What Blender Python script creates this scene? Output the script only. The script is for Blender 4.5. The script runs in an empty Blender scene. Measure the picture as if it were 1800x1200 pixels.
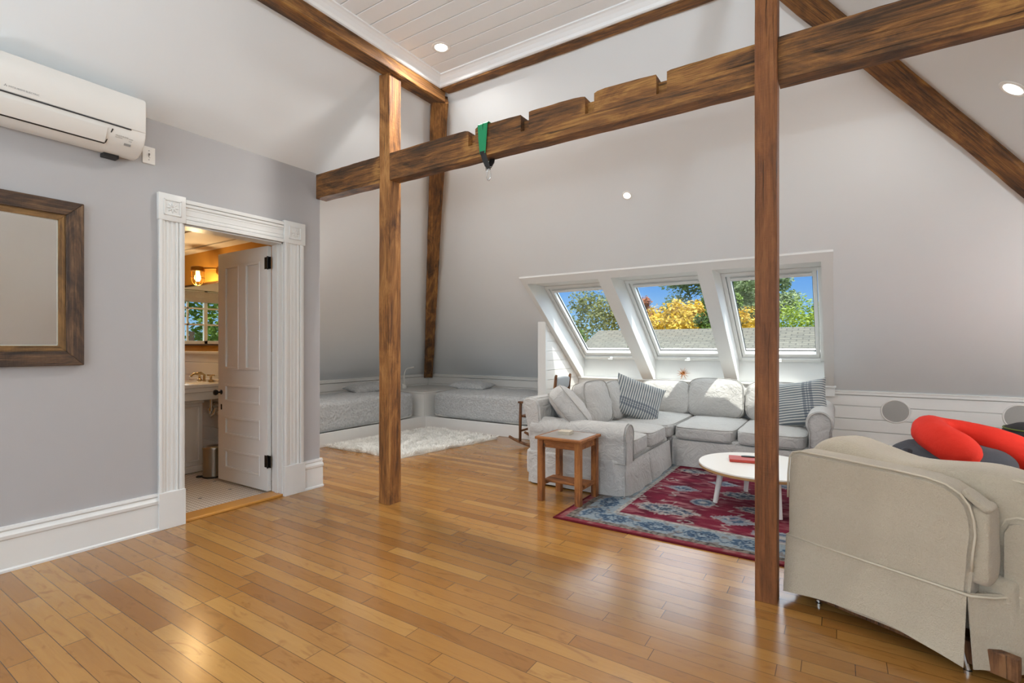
import bpy, bmesh, math, random
import numpy as np
from mathutils import Vector, Matrix, noise
R = math.radians
PI = math.pi
random.seed(7)
sc = bpy.context.scene
C = sc.collection

# ------------------------------------------------------------------ camera, sky, sun, exposure
F_PX, YAW, HORIZON, EYE = 880.0, 0.5778, 607.3, 1.25
cam = bpy.data.cameras.new('camera')
cam.sensor_width = 36.0
cam.lens = 36.0 * F_PX / 1800.0
cam.shift_y = (HORIZON - 600.0) / 1800.0
cam.clip_start = 0.05
cam.clip_end = 500
cam_o = bpy.data.objects.new('camera', cam)
C.objects.link(cam_o)
cam_o.location = (0, 0, EYE)
cam_o.rotation_euler = (PI / 2, 0, YAW)
sc.camera = cam_o
sc.view_settings.view_transform = 'Standard'
sc.view_settings.look = 'None'
sc.view_settings.gamma = 1
sc.view_settings.use_curve_mapping = False
sc.view_settings.exposure = -0.25

world = bpy.data.worlds.new('sky')
sc.world = world
world.use_nodes = True
wn = world.node_tree
wn.nodes.clear()
wout = wn.nodes.new('ShaderNodeOutputWorld')
wbg = wn.nodes.new('ShaderNodeBackground')
wtc = wn.nodes.new('ShaderNodeTexCoord')
wsp = wn.nodes.new('ShaderNodeSeparateXYZ')
wrp = wn.nodes.new('ShaderNodeValToRGB')
wn.links.new(wtc.outputs['Generated'], wsp.inputs[0])
wn.links.new(wsp.outputs['Z'], wrp.inputs[0])
wrp.color_ramp.elements[0].position = 0.0
wrp.color_ramp.elements[0].color = (0.42, 0.72, 1.0, 1)
wrp.color_ramp.elements[1].position = 0.16
wrp.color_ramp.elements[1].color = (0.07, 0.29, 0.85, 1)
wce = wrp.color_ramp.elements.new(0.45)
wce.color = (0.80, 0.86, 0.93, 1)
wn.links.new(wrp.outputs[0], wbg.inputs[0])
# sky strength boosted above the part seen, added to light the room
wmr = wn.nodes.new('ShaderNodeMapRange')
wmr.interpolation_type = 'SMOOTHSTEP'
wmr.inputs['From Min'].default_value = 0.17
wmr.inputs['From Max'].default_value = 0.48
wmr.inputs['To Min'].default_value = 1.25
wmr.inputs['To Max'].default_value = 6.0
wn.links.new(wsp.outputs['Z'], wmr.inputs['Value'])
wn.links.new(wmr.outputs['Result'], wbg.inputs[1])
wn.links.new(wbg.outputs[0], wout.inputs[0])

sun = bpy.data.lights.new('sun', 'SUN')
sun.energy = 9.0
sun.angle = R(0.6)
sun.color = (1.0, 0.96, 0.9)
sun_o = bpy.data.objects.new('sun', sun)
C.objects.link(sun_o)
sun_o.location = (3, 0, 12)
sun_o.rotation_euler = Vector((-1.5, 1.0, -4.5)).to_track_quat('-Z', 'Y').to_euler()

day = bpy.data.lights.new('gable_fill', 'AREA')  # area lamp added outside the unseen gable as soft fill
day.shape = 'RECTANGLE'
day.size = 3.6
day.size_y = 2.2
day.energy = 120
day.color = (0.86, 0.93, 1.0)
fill_light_o = bpy.data.objects.new('gable_fill', day)
C.objects.link(fill_light_o)
fill_light_o.location = (-0.8, -2.8, 1.6)
fill_light_o.rotation_euler = (PI / 2, 0, 0)

# ------------------------------------------------------------------ helpers: objects and tags
def link(name, me, parent=None, loc=(0, 0, 0), rot=(0, 0, 0)):
    o = bpy.data.objects.new(name, me)
    C.objects.link(o)
    o.location = loc
    o.rotation_euler = rot
    if parent is not None:
        o.parent = parent
    return o

def thing(name, label, cat, loc=(0, 0, 0), rot=(0, 0, 0), group=None):
    o = link(name, None, None, loc, rot)
    o.empty_display_size = 0.1
    o['label'] = label
    o['category'] = cat
    if group:
        o['group'] = group
    return o

def tag(o, label, cat, group=None):
    o['label'] = label
    o['category'] = cat
    if group:
        o['group'] = group
    return o

def struct(o, label=None):
    o['kind'] = 'structure'
    if label:
        o['label'] = label
    return o

class B:
    """collects shapes, then links them as ONE mesh object"""
    def __init__(self):
        self.bm = bmesh.new()

    def box(self, x0, x1, y0, y1, z0, z1, bev=0.0, M=None, seg=2):
        m = Matrix.Translation(((x0 + x1) / 2, (y0 + y1) / 2, (z0 + z1) / 2)) @ Matrix.Diagonal((abs(x1 - x0), abs(y1 - y0), abs(z1 - z0), 1))
        if M is not None:
            m = M @ m
        r = bmesh.ops.create_cube(self.bm, size=1.0, matrix=m)
        if bev > 0:
            es = list({e for v in r['verts'] for e in v.link_edges})
            bmesh.ops.bevel(self.bm, geom=es, offset=bev, segments=seg, affect='EDGES', profile=0.5)
        return self

    def prism(self, pts, vec, M=None):
        """polygon pts (3D) extruded by vec"""
        vec = Vector(vec)
        a = [Vector(p) for p in pts]
        b = [p + vec for p in a]
        if M is not None:
            a = [M @ p for p in a]
            b = [M @ p for p in b]
        va = [self.bm.verts.new(p) for p in a]
        vb = [self.bm.verts.new(p) for p in b]
        n = len(a)
        fs = [self.bm.faces.new(va[::-1]), self.bm.faces.new(vb)]
        for i in range(n):
            fs.append(self.bm.faces.new((va[i], va[(i + 1) % n], vb[(i + 1) % n], vb[i])))
        bmesh.ops.recalc_face_normals(self.bm, faces=fs)
        return self

    def tube(self, pts, r, n=8, closed=False, caps=True, M=None):
        pts = [Vector(p) for p in pts]
        if M is not None:
            pts = [M @ p for p in pts]
        m = len(pts)
        rs = r if isinstance(r, (list, tuple)) else [r] * m
        rings = []
        up = None
        for i, p in enumerate(pts):
            if closed:
                t = (pts[(i + 1) % m] - pts[i - 1])
            else:
                t = pts[min(i + 1, m - 1)] - pts[max(i - 1, 0)]
            if t.length < 1e-9:
                t = Vector((0, 0, 1))
            t.normalize()
            if up is None:
                up = Vector((0, 0, 1)) if abs(t.z) < 0.9 else Vector((1, 0, 0))
            s = t.cross(up)
            if s.length < 1e-6:
                s = t.orthogonal()
            s.normalize()
            up = s.cross(t).normalized()
            rings.append([self.bm.verts.new(p + (s * math.cos(2 * PI * k / n) + up * math.sin(2 * PI * k / n)) * rs[i]) for k in range(n)])
        fs = []
        for i in range(m if closed else m - 1):
            a, b = rings[i], rings[(i + 1) % m]
            for k in range(n):
                fs.append(self.bm.faces.new((a[k], a[(k + 1) % n], b[(k + 1) % n], b[k])))
        if caps and not closed:
            fs.append(self.bm.faces.new(rings[0][::-1]))
            fs.append(self.bm.faces.new(rings[-1]))
        bmesh.ops.recalc_face_normals(self.bm, faces=fs)
        return self

    def lathe(self, prof, n=32, M=None):
        """prof = [(r, z)...] about Z"""
        rings = []
        for r, z in prof:
            if r < 1e-6:
                v = Vector((0, 0, z))
                rings.append([self.bm.verts.new(M @ v if M else v)])
            else:
                ring = []
                for k in range(n):
                    v = Vector((r * math.cos(2 * PI * k / n), r * math.sin(2 * PI * k / n), z))
                    ring.append(self.bm.verts.new(M @ v if M else v))
                rings.append(ring)
        fs = []
        for a, b in zip(rings, rings[1:]):
            for k in range(n):
                q = [a[k % len(a)], a[(k + 1) % len(a)], b[(k + 1) % len(b)], b[k % len(b)]]
                u = []
                for v in q:
                    if v not in u:
                        u.append(v)
                if len(u) > 2:
                    fs.append(self.bm.faces.new(u))
        bmesh.ops.recalc_face_normals(self.bm, faces=fs)
        return self

    def sheet(self, fn, nu, nv, closed_u=False):
        vs = [[self.bm.verts.new(fn(i / nu, j / nv)) for j in range(nv + 1)] for i in range(nu if closed_u else nu + 1)]
        for i in range(nu):
            a = vs[i]
            b = vs[(i + 1) % len(vs)]
            for j in range(nv):
                self.bm.faces.new((a[j], b[j], b[j + 1], a[j + 1]))
        return self

    def soft(self, hx, hy, hz, n=14, e=6.0, crown=0.0, wr=0.0, fr=6.0, seed=0, M=None, post=None):
        """rounded, slightly puffy box of half sizes hx hy hz"""
        tb = bmesh.new()
        bmesh.ops.create_cube(tb, size=2.0)
        bmesh.ops.subdivide_edges(tb, edges=tb.edges[:], cuts=n - 1, use_grid_fill=True)
        vs = tb.verts[:]
        off = Vector((seed * 3.1, seed * 1.7, seed * 0.9))
        for v in vs:
            x, y, z = v.co
            # concentrate samples towards edges
            f = lambda t: math.copysign(1 - (1 - abs(t)) ** 1.3, t)
            x, y, z = f(x), f(y), f(z)
            m = max(abs(x), abs(y), abs(z))
            q = (abs(x) ** e + abs(y) ** e + abs(z) ** e) ** (1 / e)
            k = m / q if q > 0 else 1
            x, y, z = x * k, y * k, z * k
            p = Vector((x * hx, y * hy, z * hz))
            p.z += math.copysign(crown, z) * max(0, 1 - x * x) * max(0, 1 - y * y) * min(1, abs(z) * 1.5)
            if wr:
                d = noise.noise((p + off) * fr) + 0.5 * noise.noise((p + off) * fr * 2.3)
                p += Vector((x, y, z)).normalized() * d * wr
            if post:
                p = post(p, x, y, z)
            v.co = M @ p if M else p
        me = bpy.data.meshes.new('tmp')
        tb.to_mesh(me)
        tb.free()
        self.bm.from_mesh(me)
        bpy.data.meshes.remove(me)
        return self

    def text(self, s, size, M, ext=0.0006):
        cu = bpy.data.curves.new('t', 'FONT')
        cu.body = s
        cu.size = size
        cu.extrude = ext
        cu.resolution_u = 2
        o = bpy.data.objects.new('t', cu)
        C.objects.link(o)
        dg = bpy.context.evaluated_depsgraph_get()
        me = bpy.data.meshes.new_from_object(o.evaluated_get(dg))
        me.transform(M)
        self.bm.from_mesh(me)
        bpy.data.objects.remove(o)
        bpy.data.curves.remove(cu)
        bpy.data.meshes.remove(me)
        return self

    def make(self, name, mat, parent=None, smooth=False, loc=(0, 0, 0), rot=(0, 0, 0), auto=None):
        me = bpy.data.meshes.new(name)
        self.bm.to_mesh(me)
        self.bm.free()
        if isinstance(mat, (list, tuple)):
            for m in mat:
                me.materials.append(m)
        else:
            me.materials.append(mat)
        if smooth:
            for p in me.polygons:
                p.use_smooth = True
            if auto:
                me.set_sharp_from_angle(angle=R(auto))
        return link(name, me, parent, loc, rot)

def axis_matrix(p0, p1, up=(0, 0, 1)):
    """local X runs p0->p1, local Z near up"""
    p0, p1 = Vector(p0), Vector(p1)
    x = (p1 - p0).normalized()
    z = Vector(up)
    z = (z - x * z.dot(x)).normalized()
    y = z.cross(x)
    m = Matrix((x, y, z)).transposed().to_4x4()
    m.translation = p0
    return m, (p1 - p0).length

# ------------------------------------------------------------------ helpers: materials
def s2l(c):
    return tuple((x / 255 / 12.92) if x / 255 <= 0.04045 else ((x / 255 + 0.055) / 1.055) ** 2.4 for x in c)

class NT:
    def __init__(self, name):
        self.m = bpy.data.materials.new(name)
        self.m.use_nodes = True
        self.t = self.m.node_tree
        self.t.nodes.clear()
        self.out = self.n('ShaderNodeOutputMaterial')
        self.p = self.n('ShaderNodeBsdfPrincipled')
        self.l(self.p.outputs[0], self.out.inputs[0])

    def n(self, k, **kw):
        nd = self.t.nodes.new(k)
        for a, b in kw.items():
            setattr(nd, a, b)
        return nd

    def l(self, a, b):
        self.t.links.new(a, b)

    def math(self, op, a, b=None, c=None):
        nd = self.n('ShaderNodeMath', operation=op)
        for i, v in enumerate((a, b, c)):
            if v is None:
                continue
            if isinstance(v, (int, float)):
                nd.inputs[i].default_value = v
            else:
                self.l(v, nd.inputs[i])
        return nd.outputs[0]

    def coords(self, scale=(1, 1, 1), kind='Object'):
        tc = self.n('ShaderNodeTexCoord')
        mp = self.n('ShaderNodeMapping')
        mp.inputs['Scale'].default_value = scale
        self.l(tc.outputs[kind], mp.inputs[0])
        return mp.outputs[0]

    def noise(self, vec, scale=5, detail=3, rough=0.5, dist=0.0):
        nd = self.n('ShaderNodeTexNoise')
        nd.inputs['Scale'].default_value = scale
        nd.inputs['Detail'].default_value = detail
        nd.inputs['Roughness'].default_value = rough
        nd.inputs['Distortion'].default_value = dist
        self.l(vec, nd.inputs['Vector'])
        return nd.outputs['Fac']

    def ramp(self, fac, stops, interp='LINEAR'):
        nd = self.n('ShaderNodeValToRGB')
        cr = nd.color_ramp
        cr.interpolation = interp
        while len(cr.elements) > 1:
            cr.elements.remove(cr.elements[-1])
        for i, (p, c) in enumerate(stops):
            e = cr.elements[0] if i == 0 else cr.elements.new(p)
            e.position = p
            e.color = (*s2l(c), 1)
        self.l(fac, nd.inputs[0])
        return nd.outputs[0]

    def mix(self, fac, a, b, mode='MIX'):
        nd = self.n('ShaderNodeMix', data_type='RGBA', blend_type=mode)
        for i, v in ((0, fac), (6, a), (7, b)):
            if isinstance(v, (int, float)):
                nd.inputs[i].default_value = v
            elif isinstance(v, tuple):
                nd.inputs[i].default_value = (*v, 1)
            else:
                self.l(v, nd.inputs[i])
        return nd.outputs[2]

    def bump(self, h, strength=0.3, dist=0.01):
        nd = self.n('ShaderNodeBump')
        nd.inputs['Strength'].default_value = strength
        nd.inputs['Distance'].default_value = dist
        self.l(h, nd.inputs['Height'])
        self.l(nd.outputs[0], self.p.inputs['Normal'])

    def set(self, **kw):
        for k, v in kw.items():
            self.p.inputs[k.replace('_', ' ')].default_value = v

    def col(self, v):
        if isinstance(v, tuple):
            self.p.inputs['Base Color'].default_value = (*v, 1)
        else:
            self.l(v, self.p.inputs['Base Color'])

def plain(name, rgb, rough=0.5, metal=0.0, nscale=0, namp=0.0, bump=0.0, bscale=60, coat=0.0, sheen=0.0, bdist=0.002):
    t = NT(name)
    c = s2l(rgb)
    if namp:
        v = t.coords()
        f = t.noise(v, nscale or 6, 4)
        t.col(t.mix(f, tuple(x * (1 - namp) for x in c), tuple(min(1, x * (1 + namp)) for x in c)))
    else:
        t.col(c)
    if bump:
        t.bump(t.noise(t.coords(), bscale, 4, 0.6), bump, bdist)
    t.set(Roughness=rough, Metallic=metal, Coat_Weight=coat, Sheen_Weight=sheen)
    return t.m

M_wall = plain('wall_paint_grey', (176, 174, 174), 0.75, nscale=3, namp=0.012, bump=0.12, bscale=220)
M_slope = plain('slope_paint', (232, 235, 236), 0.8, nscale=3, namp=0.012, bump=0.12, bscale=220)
M_white = plain('white_gloss_paint', (226, 226, 223), 0.35, nscale=8, namp=0.01, bump=0.04, bscale=80)
M_ship = plain('white_board_paint', (231, 229, 224), 0.45, nscale=5, namp=0.02, bump=0.08, bscale=60)
M_ceil = plain('ceiling_white', (240, 241, 241), 0.5, nscale=6, namp=0.01)
M_gap = plain('dark_gap', (95, 92, 88), 0.9)
M_black = plain('black_metal', (22, 21, 20), 0.4, 0.6)
M_dark = plain('dark_plastic', (35, 33, 32), 0.5)
M_chrome = plain('chrome', (200, 200, 200), 0.12, 1.0)
M_steel = plain('brushed_steel', (150, 146, 140), 0.3, 1.0, nscale=30, namp=0.05)
M_brass = plain('aged_brass', (176, 132, 62), 0.3, 1.0, nscale=20, namp=0.12)
M_plastic = plain('white_plastic', (233, 230, 224), 0.35)
M_porc = plain('porcelain', (233, 230, 224), 0.12, coat=0.5)
M_gold = plain('gold_wall_paint', (205, 150, 62), 0.7, nscale=12, namp=0.05)

def make_glass():
    t = NT('window_glass')
    t.t.nodes.remove(t.p)
    tr = t.n('ShaderNodeBsdfTransparent')
    tr.inputs[0].default_value = (0.94, 0.96, 0.95, 1)
    gl = t.n('ShaderNodeBsdfGlossy')
    gl.inputs['Roughness'].default_value = 0.0
    lw = t.n('ShaderNodeLayerWeight')
    lw.inputs[0].default_value = 0.5
    ms = t.n('ShaderNodeMixShader')
    t.l(t.math('ADD', t.math('MULTIPLY', t.math('POWER', lw.outputs['Facing'], 5.0), 0.6), 0.02), ms.inputs[0])
    t.l(tr.outputs[0], ms.inputs[1])
    t.l(gl.outputs[0], ms.inputs[2])
    t.l(ms.outputs[0], t.out.inputs[0])
    return t.m
M_glass = make_glass()

def make_emit(name, rgb, s):
    t = NT(name)
    t.col((0.8, 0.8, 0.8))
    t.p.inputs['Emission Color'].default_value = (*s2l(rgb), 1)
    t.p.inputs['Emission Strength'].default_value = s
    return t.m
M_lamp = make_emit('lamp_lens', (255, 250, 240), 6.0)
M_bulb = make_emit('warm_bulb', (255, 205, 120), 14.0)

def make_mirror():
    t = NT('mirror_silver')
    t.col((0.86, 0.87, 0.86))
    t.set(Roughness=0.0, Metallic=1.0)
    return t.m
M_mirror = make_mirror()

def make_beam(name, cols, seedoff=0.0, axis=0):
    """rough sawn old timber, grain along local X (or Z)"""
    t = NT(name)
    def sc3(cross, along):
        return tuple(along if i == axis else cross for i in range(3))
    big = t.noise(t.coords(sc3(7.0, 2.0)), 1.0, 5, 0.65, 1.2)
    grain = t.noise(t.coords(sc3(75, 2.2)), 1.0, 5, 0.7, 0.6)
    fib = t.noise(t.coords(sc3(260, 9)), 1.0, 3, 0.6)
    f = t.math('ADD', t.math('MULTIPLY', big, 0.85), t.math('ADD', t.math('MULTIPLY', grain, 0.55), t.math('MULTIPLY', fib, 0.24)))
    f = t.math('SUBTRACT', f, 0.325)
    c = t.ramp(f, [(0.34, cols[0]), (0.45, cols[1]), (0.55, cols[2]), (0.68, cols[3])])
    kn = t.n('ShaderNodeTexVoronoi')
    kn.inputs['Scale'].default_value = 3.4
    kv = t.coords(sc3(1.0, 0.7))
    t.l(kv, kn.inputs['Vector'])
    kf = t.ramp(t.math('ADD', kn.outputs['Distance'], t.math('MULTIPLY', big, 0.10)), [(0.08, (255, 255, 255)), (0.13, (0, 0, 0))])
    c = t.mix(kf, c, s2l((38, 22, 12)))
    cr = t.noise(t.coords(sc3(55, 1.6)), 1.0, 3, 0.6, 1.2)
    cf = t.ramp(cr, [(0.30, (255, 255, 255)), (0.36, (0, 0, 0))])
    c = t.mix(t.math('MULTIPLY', cf, 0.8), c, s2l((32, 18, 9)))
    t.col(c)
    saw = t.noise(t.coords(sc3(10, 110)), 1.0, 3, 0.6)
    h = t.math('ADD', t.math('MULTIPLY', grain, 0.9), t.math('MULTIPLY', saw, 0.3))
    h = t.math('ADD', t.math('SUBTRACT', h, t.math('MULTIPLY', cf, 0.6)), t.math('MULTIPLY', big, 0.5))
    t.bump(h, 0.8, 0.01)
    t.set(Roughness=0.68, Coat_Weight=0.08, Coat_Roughness=0.4)
    return t.m
M_beam = make_beam('old_timber', [(56, 36, 16), (100, 64, 28), (134, 88, 40), (172, 124, 62)])
M_post = make_beam('old_post_timber', [(84, 50, 20), (132, 84, 36), (164, 110, 54), (192, 140, 80)], axis=2)
M_redpost = make_beam('brown_post_timber', [(92, 52, 20), (114, 66, 28), (130, 78, 36), (144, 92, 48)], axis=2)

def make_floor():
    t = NT('maple_floor')
    tc = t.n('ShaderNodeTexCoord')
    sp = t.n('ShaderNodeSeparateXYZ')
    t.l(tc.outputs['Object'], sp.inputs[0])
    X, Y = sp.outputs[0], sp.outputs[1]
    W = 0.083
    yy = t.math('DIVIDE', t.math('ADD', Y, 20.03), W)
    row = t.math('FLOOR', yy)
    fy = t.math('SUBTRACT', yy, row)
    wn1 = t.n('ShaderNodeTexWhiteNoise', noise_dimensions='1D')
    t.l(row, wn1.inputs['W'])
    Lb = t.math('ADD', t.math('MULTIPLY', wn1.outputs['Value'], 0.5), 0.62)
    xx = t.math('DIVIDE', t.math('ADD', X, t.math('MULTIPLY', wn1.outputs['Value'], 37.0)), Lb)
    xx = t.math('ADD', xx, 100)
    cell = t.math('FLOOR', xx)
    fx = t.math('MULTIPLY', t.math('SUBTRACT', xx, cell), Lb)
    cb = t.n('ShaderNodeCombineXYZ')
    t.l(row, cb.inputs[0])
    t.l(cell, cb.inputs[1])
    wn2 = t.n('ShaderNodeTexWhiteNoise', noise_dimensions='3D')
    t.l(cb.outputs[0], wn2.inputs[0])
    r1 = wn2.outputs['Value']
    # grain coordinates
    cg = t.n('ShaderNodeCombineXYZ')
    t.l(t.math('MULTIPLY', X, 2.2), cg.inputs[0])
    t.l(t.math('MULTIPLY', Y, 30.0), cg.inputs[1])
    t.l(t.math('MULTIPLY', r1, 60.0), cg.inputs[2])
    g = t.noise(cg.outputs[0], 1.0, 4, 0.6, 1.6)
    cg2 = t.n('ShaderNodeCombineXYZ')
    t.l(t.math('MULTIPLY', X, 2.6), cg2.inputs[0])
    t.l(t.math('MULTIPLY', Y, 9.0), cg2.inputs[1])
    t.l(t.math('MULTIPLY', r1, 33.0), cg2.inputs[2])
    g2 = t.noise(cg2.outputs[0], 1.2, 3, 0.55, 2.5)
    base = t.ramp(r1, [(0.0, (144, 96, 44)), (0.25, (158, 110, 54)), (0.6, (168, 120, 60)), (0.85, (180, 134, 72)), (1.0, (152, 104, 50))])
    c = t.mix(t.ramp(g, [(0.25, (0, 0, 0)), (0.8, (150, 150, 150))]), base, s2l((128, 82, 36)))
    c = t.mix(t.ramp(g2, [(0.57, (0, 0, 0)), (0.72, (170, 170, 170))]), c, s2l((112, 68, 28)))
    dk = t.math('LESS_THAN', t.math('ABSOLUTE', t.math('SUBTRACT', fy, 0.5)), 0.484)
    e1 = t.math('SUBTRACT', 1.0, dk)
    e2 = t.math('LESS_THAN', fx, 0.003)
    edge = t.math('MAXIMUM', e1, e2)
    c = t.mix(t.math('MULTIPLY', edge, 0.8), c, s2l((58, 34, 16)))
    t.col(c)
    t.bump(t.math('ADD', t.math('MULTIPLY', edge, -1.0), t.math('MULTIPLY', g, 0.02)), 0.25, 0.002)
    t.l(t.math('ADD', t.math('MULTIPLY', g2, 0.10), 0.17), t.p.inputs['Roughness'])
    t.set(Coat_Weight=0.25, Coat_Roughness=0.2)
    return t.m
M_floor = make_floor()

def make_linen(name, rgb, amp=0.05, weave=900.0, bump=0.55):
    t = NT(name)
    c = s2l(rgb)
    v = t.coords()
    f = t.noise(v, 3.0, 3)
    t.col(t.mix(f, tuple(x * (1 - amp) for x in c), tuple(min(1, x * (1 + amp)) for x in c)))
    w = t.n('ShaderNodeTexWave', bands_direction='X')
    w.inputs['Scale'].default_value = weave / 20
    w.inputs['Distortion'].default_value = 4.0
    w.inputs['Detail'].default_value = 2
    t.l(v, w.inputs[0])
    h = t.math('ADD', t.math('MULTIPLY', w.outputs['Fac'], 0.10), t.math('MULTIPLY', t.noise(v, 9, 5, 0.62, 2.2), 1.6))
    t.bump(h, bump, 0.03)
    t.set(Roughness=0.92, Sheen_Weight=0.25)
    return t.m
M_linen = make_linen('pale_linen', (186, 184, 180))
M_linen_welt = make_linen('linen_welt', (160, 157, 151))
M_bed = None

def make_matelasse():
    t = NT('beige_matelasse')
    v = t.coords()
    n1 = t.noise(v, 70, 3, 0.6, 2.0)
    n2 = t.noise(v, 5, 3)
    t.col(t.mix(t.math('ADD', t.math('MULTIPLY', n1, 0.5), t.math('MULTIPLY', n2, 0.5)), s2l((168, 154, 132)), s2l((206, 193, 170))))
    t.bump(n1, 0.6, 0.01)
    t.set(Roughness=0.93, Sheen_Weight=0.3)
    return t.m
M_mat = make_matelasse()
M_mat_welt = plain('beige_welt', (206, 194, 172), 0.9)

def make_quilt():
    t = NT('grey_quilt')
    v = t.coords()
    w = t.n('ShaderNodeTexVoronoi')
    w.inputs['Scale'].default_value = 38
    t.l(v, w.inputs['Vector'])
    n = t.noise(v, 9, 4, 0.6, 1.5)
    t.col(t.mix(t.math('ADD', t.math('MULTIPLY', w.outputs['Distance'], 0.6), t.math('MULTIPLY', n, 0.4)), s2l((158, 160, 161)), s2l((204, 206, 206))))
    t.bump(t.math('ADD', t.math('MULTIPLY', w.outputs['Distance'], 0.7), n), 0.6, 0.02)
    t.set(Roughness=0.95, Sheen_Weight=0.3)
    return t.m
M_quilt = make_quilt()

def make_stripe(axis='Y', band=0.10):
    """blue grey ticking: dark pinstripes across plus a wide band crossing them"""
    t = NT('striped_ticking_' + axis.lower())
    tc = t.n('ShaderNodeTexCoord')
    sp = t.n('ShaderNodeSeparateXYZ')
    t.l(tc.outputs['Object'], sp.inputs[0])
    a = sp.outputs[0 if axis == 'Y' else 1]
    b = sp.outputs[1 if axis == 'Y' else 0]
    fr = t.math('FRACT', t.math('MULTIPLY', t.math('ADD', a, 5.0), 1 / 0.0265))
    line = t.math('LESS_THAN', fr, 0.56)
    c1 = t.mix(t.math('MULTIPLY', line, 0.85), s2l((184, 184, 178)), s2l((72, 86, 98)))
    d = t.math('ABSOLUTE', t.math('ADD', b, band))
    wide = t.math('LESS_THAN', d, 0.045)
    thin = t.math('LESS_THAN', t.math('ABSOLUTE', t.math('SUBTRACT', d, 0.012)), 0.006)
    k = t.math('MULTIPLY', t.math('SUBTRACT', wide, t.math('MULTIPLY', thin, 0.8)), 0.55)
    t.col(t.mix(k, c1, s2l((58, 70, 86))))
    t.bump(t.noise(t.coords(), 30, 4, 0.6), 0.3, 0.01)
    t.set(Roughness=0.9, Sheen_Weight=0.2)
    return t.m
M_strA = make_stripe('Y', 0.11)
M_strB = make_stripe('X', -0.10)

def make_attr(name, attr, rough=0.95, bump=0.3, bs=250):
    t = NT(name)
    a = t.n('ShaderNodeVertexColor', layer_name=attr)
    n = t.noise(t.coords(), 90, 3, 0.7)
    t.col(t.mix(1.0, a.outputs[0], t.mix(n, (0.35, 0.35, 0.35), (0.85, 0.85, 0.85)), 'MULTIPLY'))
    t.bump(t.noise(t.coords(), bs, 3), bump, 0.004)
    t.set(Roughness=1.0, Sheen_Weight=0.0)
    t.p.inputs['Specular IOR Level'].default_value = 0.15
    return t.m

def make_leaf(name, ca, cb):
    t = NT(name)
    v = t.coords()
    f = t.noise(v, 1.3, 5, 0.7)
    c = t.ramp(f, [(0.3, ca), (0.7, cb)])
    t.col(c)
    c = t.mix(1.0, c, (0.62, 0.62, 0.62), 'MULTIPLY')
    t.l(c, t.p.inputs['Base Color'])
    t.set(Roughness=0.6)
    tr = t.n('ShaderNodeBsdfTranslucent')
    t.l(c, tr.inputs[0])
    ms = t.n('ShaderNodeMixShader')
    ms.inputs[0].default_value = 0.35
    t.l(t.p.outputs[0], ms.inputs[1])
    t.l(tr.outputs[0], ms.inputs[2])
    t.l(ms.outputs[0], t.out.inputs[0])
    return t.m

# ------------------------------------------------------------------ room numbers
XW, YC = -3.87, 2.80                  # face and end of the bathroom wall
XK, YK, ZK = -6.3695, 6.926, 0.7326   # knee corner of the hipped roof
X1, Y1, ZC = -2.903, 3.306, 3.56      # corner of the flat ceiling
X2, XK2 = -0.38, 3.20
PF = (ZC - ZK) / (YK - Y1)
PL = (ZC - ZK) / (X1 - XK)
PR = (ZC - ZK) / (XK2 - X2)
YB = -2.6                             # wall behind the camera
zf = lambda y: ZK + 0.784 * (YK - y)  # far slope
zl = lambda x: ZK + PL * (x - XK)
hipL = lambda x: Y1 + (X1 - x) * (YK - Y1) / (X1 - XK)
hipR = lambda x: Y1 + (x - X2) * (YK - Y1) / (XK2 - X2)
OPX0, OPX1 = -3.25, -0.10             # skylight opening in the roof
OPY0 = 5.24

# floor
b = B()
b.box(-6.5, 3.4, YB, 7.05, -0.12, 0.0)
struct(b.make('floor', M_floor), 'honey coloured maple board floor')

# ceiling boards
b = B()
b.box(X1 - 0.02, X2 + 0.02, YB, Y1 + 0.1, ZC + 0.012, ZC + 0.1)
y = 3.229
while y > YB:
    b.box(X1 + 0.02, X2 - 0.02, max(YB, y - 0.1225), y, ZC - 0.004, ZC + 0.02, 0.0025, seg=1)
    y -= 0.1285
struct(b.make('ceiling', M_ceil), 'white painted board ceiling')
# crown moulding
b = B()
def crown(p0, p1, inward):
    inward = Vector(inward)
    prof = [(0, 0), (0.085, 0), (0.085, -0.012), (0.07, -0.016), (0.05, -0.03), (0.03, -0.052), (0.022, -0.07), (0.012, -0.075), (0, -0.075)]
    pts = [Vector(p0) + inward * a + Vector((0, 0, c)) for a, c in prof]
    b.prism(pts, Vector(p1) - Vector(p0))
crown((X1 - 0.005, YB, ZC - 0.002), (X1 - 0.005, Y1, ZC - 0.002), (1, 0, 0))
crown((X1 - 0.005, Y1, ZC - 0.002), (X2 + 0.005, Y1, ZC - 0.002), (0, -1, 0))
crown((X2 + 0.005, YB, ZC - 0.002), (X2 + 0.005, Y1, ZC - 0.002), (-1, 0, 0))
struct(b.make('trim_crown', M_ceil))

# sloped ceilings
def slab(name, polys, thick=0.1):
    b = B()
    for p in polys:
        b.prism(p, (0, 0, thick))
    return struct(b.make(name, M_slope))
F = lambda x, y: (x, y, zf(y))
slab('wall_far_slope', [
    [F(XK - 0.1, YK + 0.1), F(OPX0, YK + 0.1), F(OPX0, OPY0), F(OPX0, hipL(OPX0)), F(XK, YK)],
    [F(OPX0, OPY0), F(OPX1, OPY0), F(OPX1, hipR(OPX1)), F(X2, Y1), F(X1, Y1), F(OPX0, hipL(OPX0))],
    [F(OPX1, YK + 0.1), F(XK2 + 0.1, YK + 0.1), F(XK2, YK), F(OPX1, hipR(OPX1)), F(OPX1, OPY0)],
])
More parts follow.
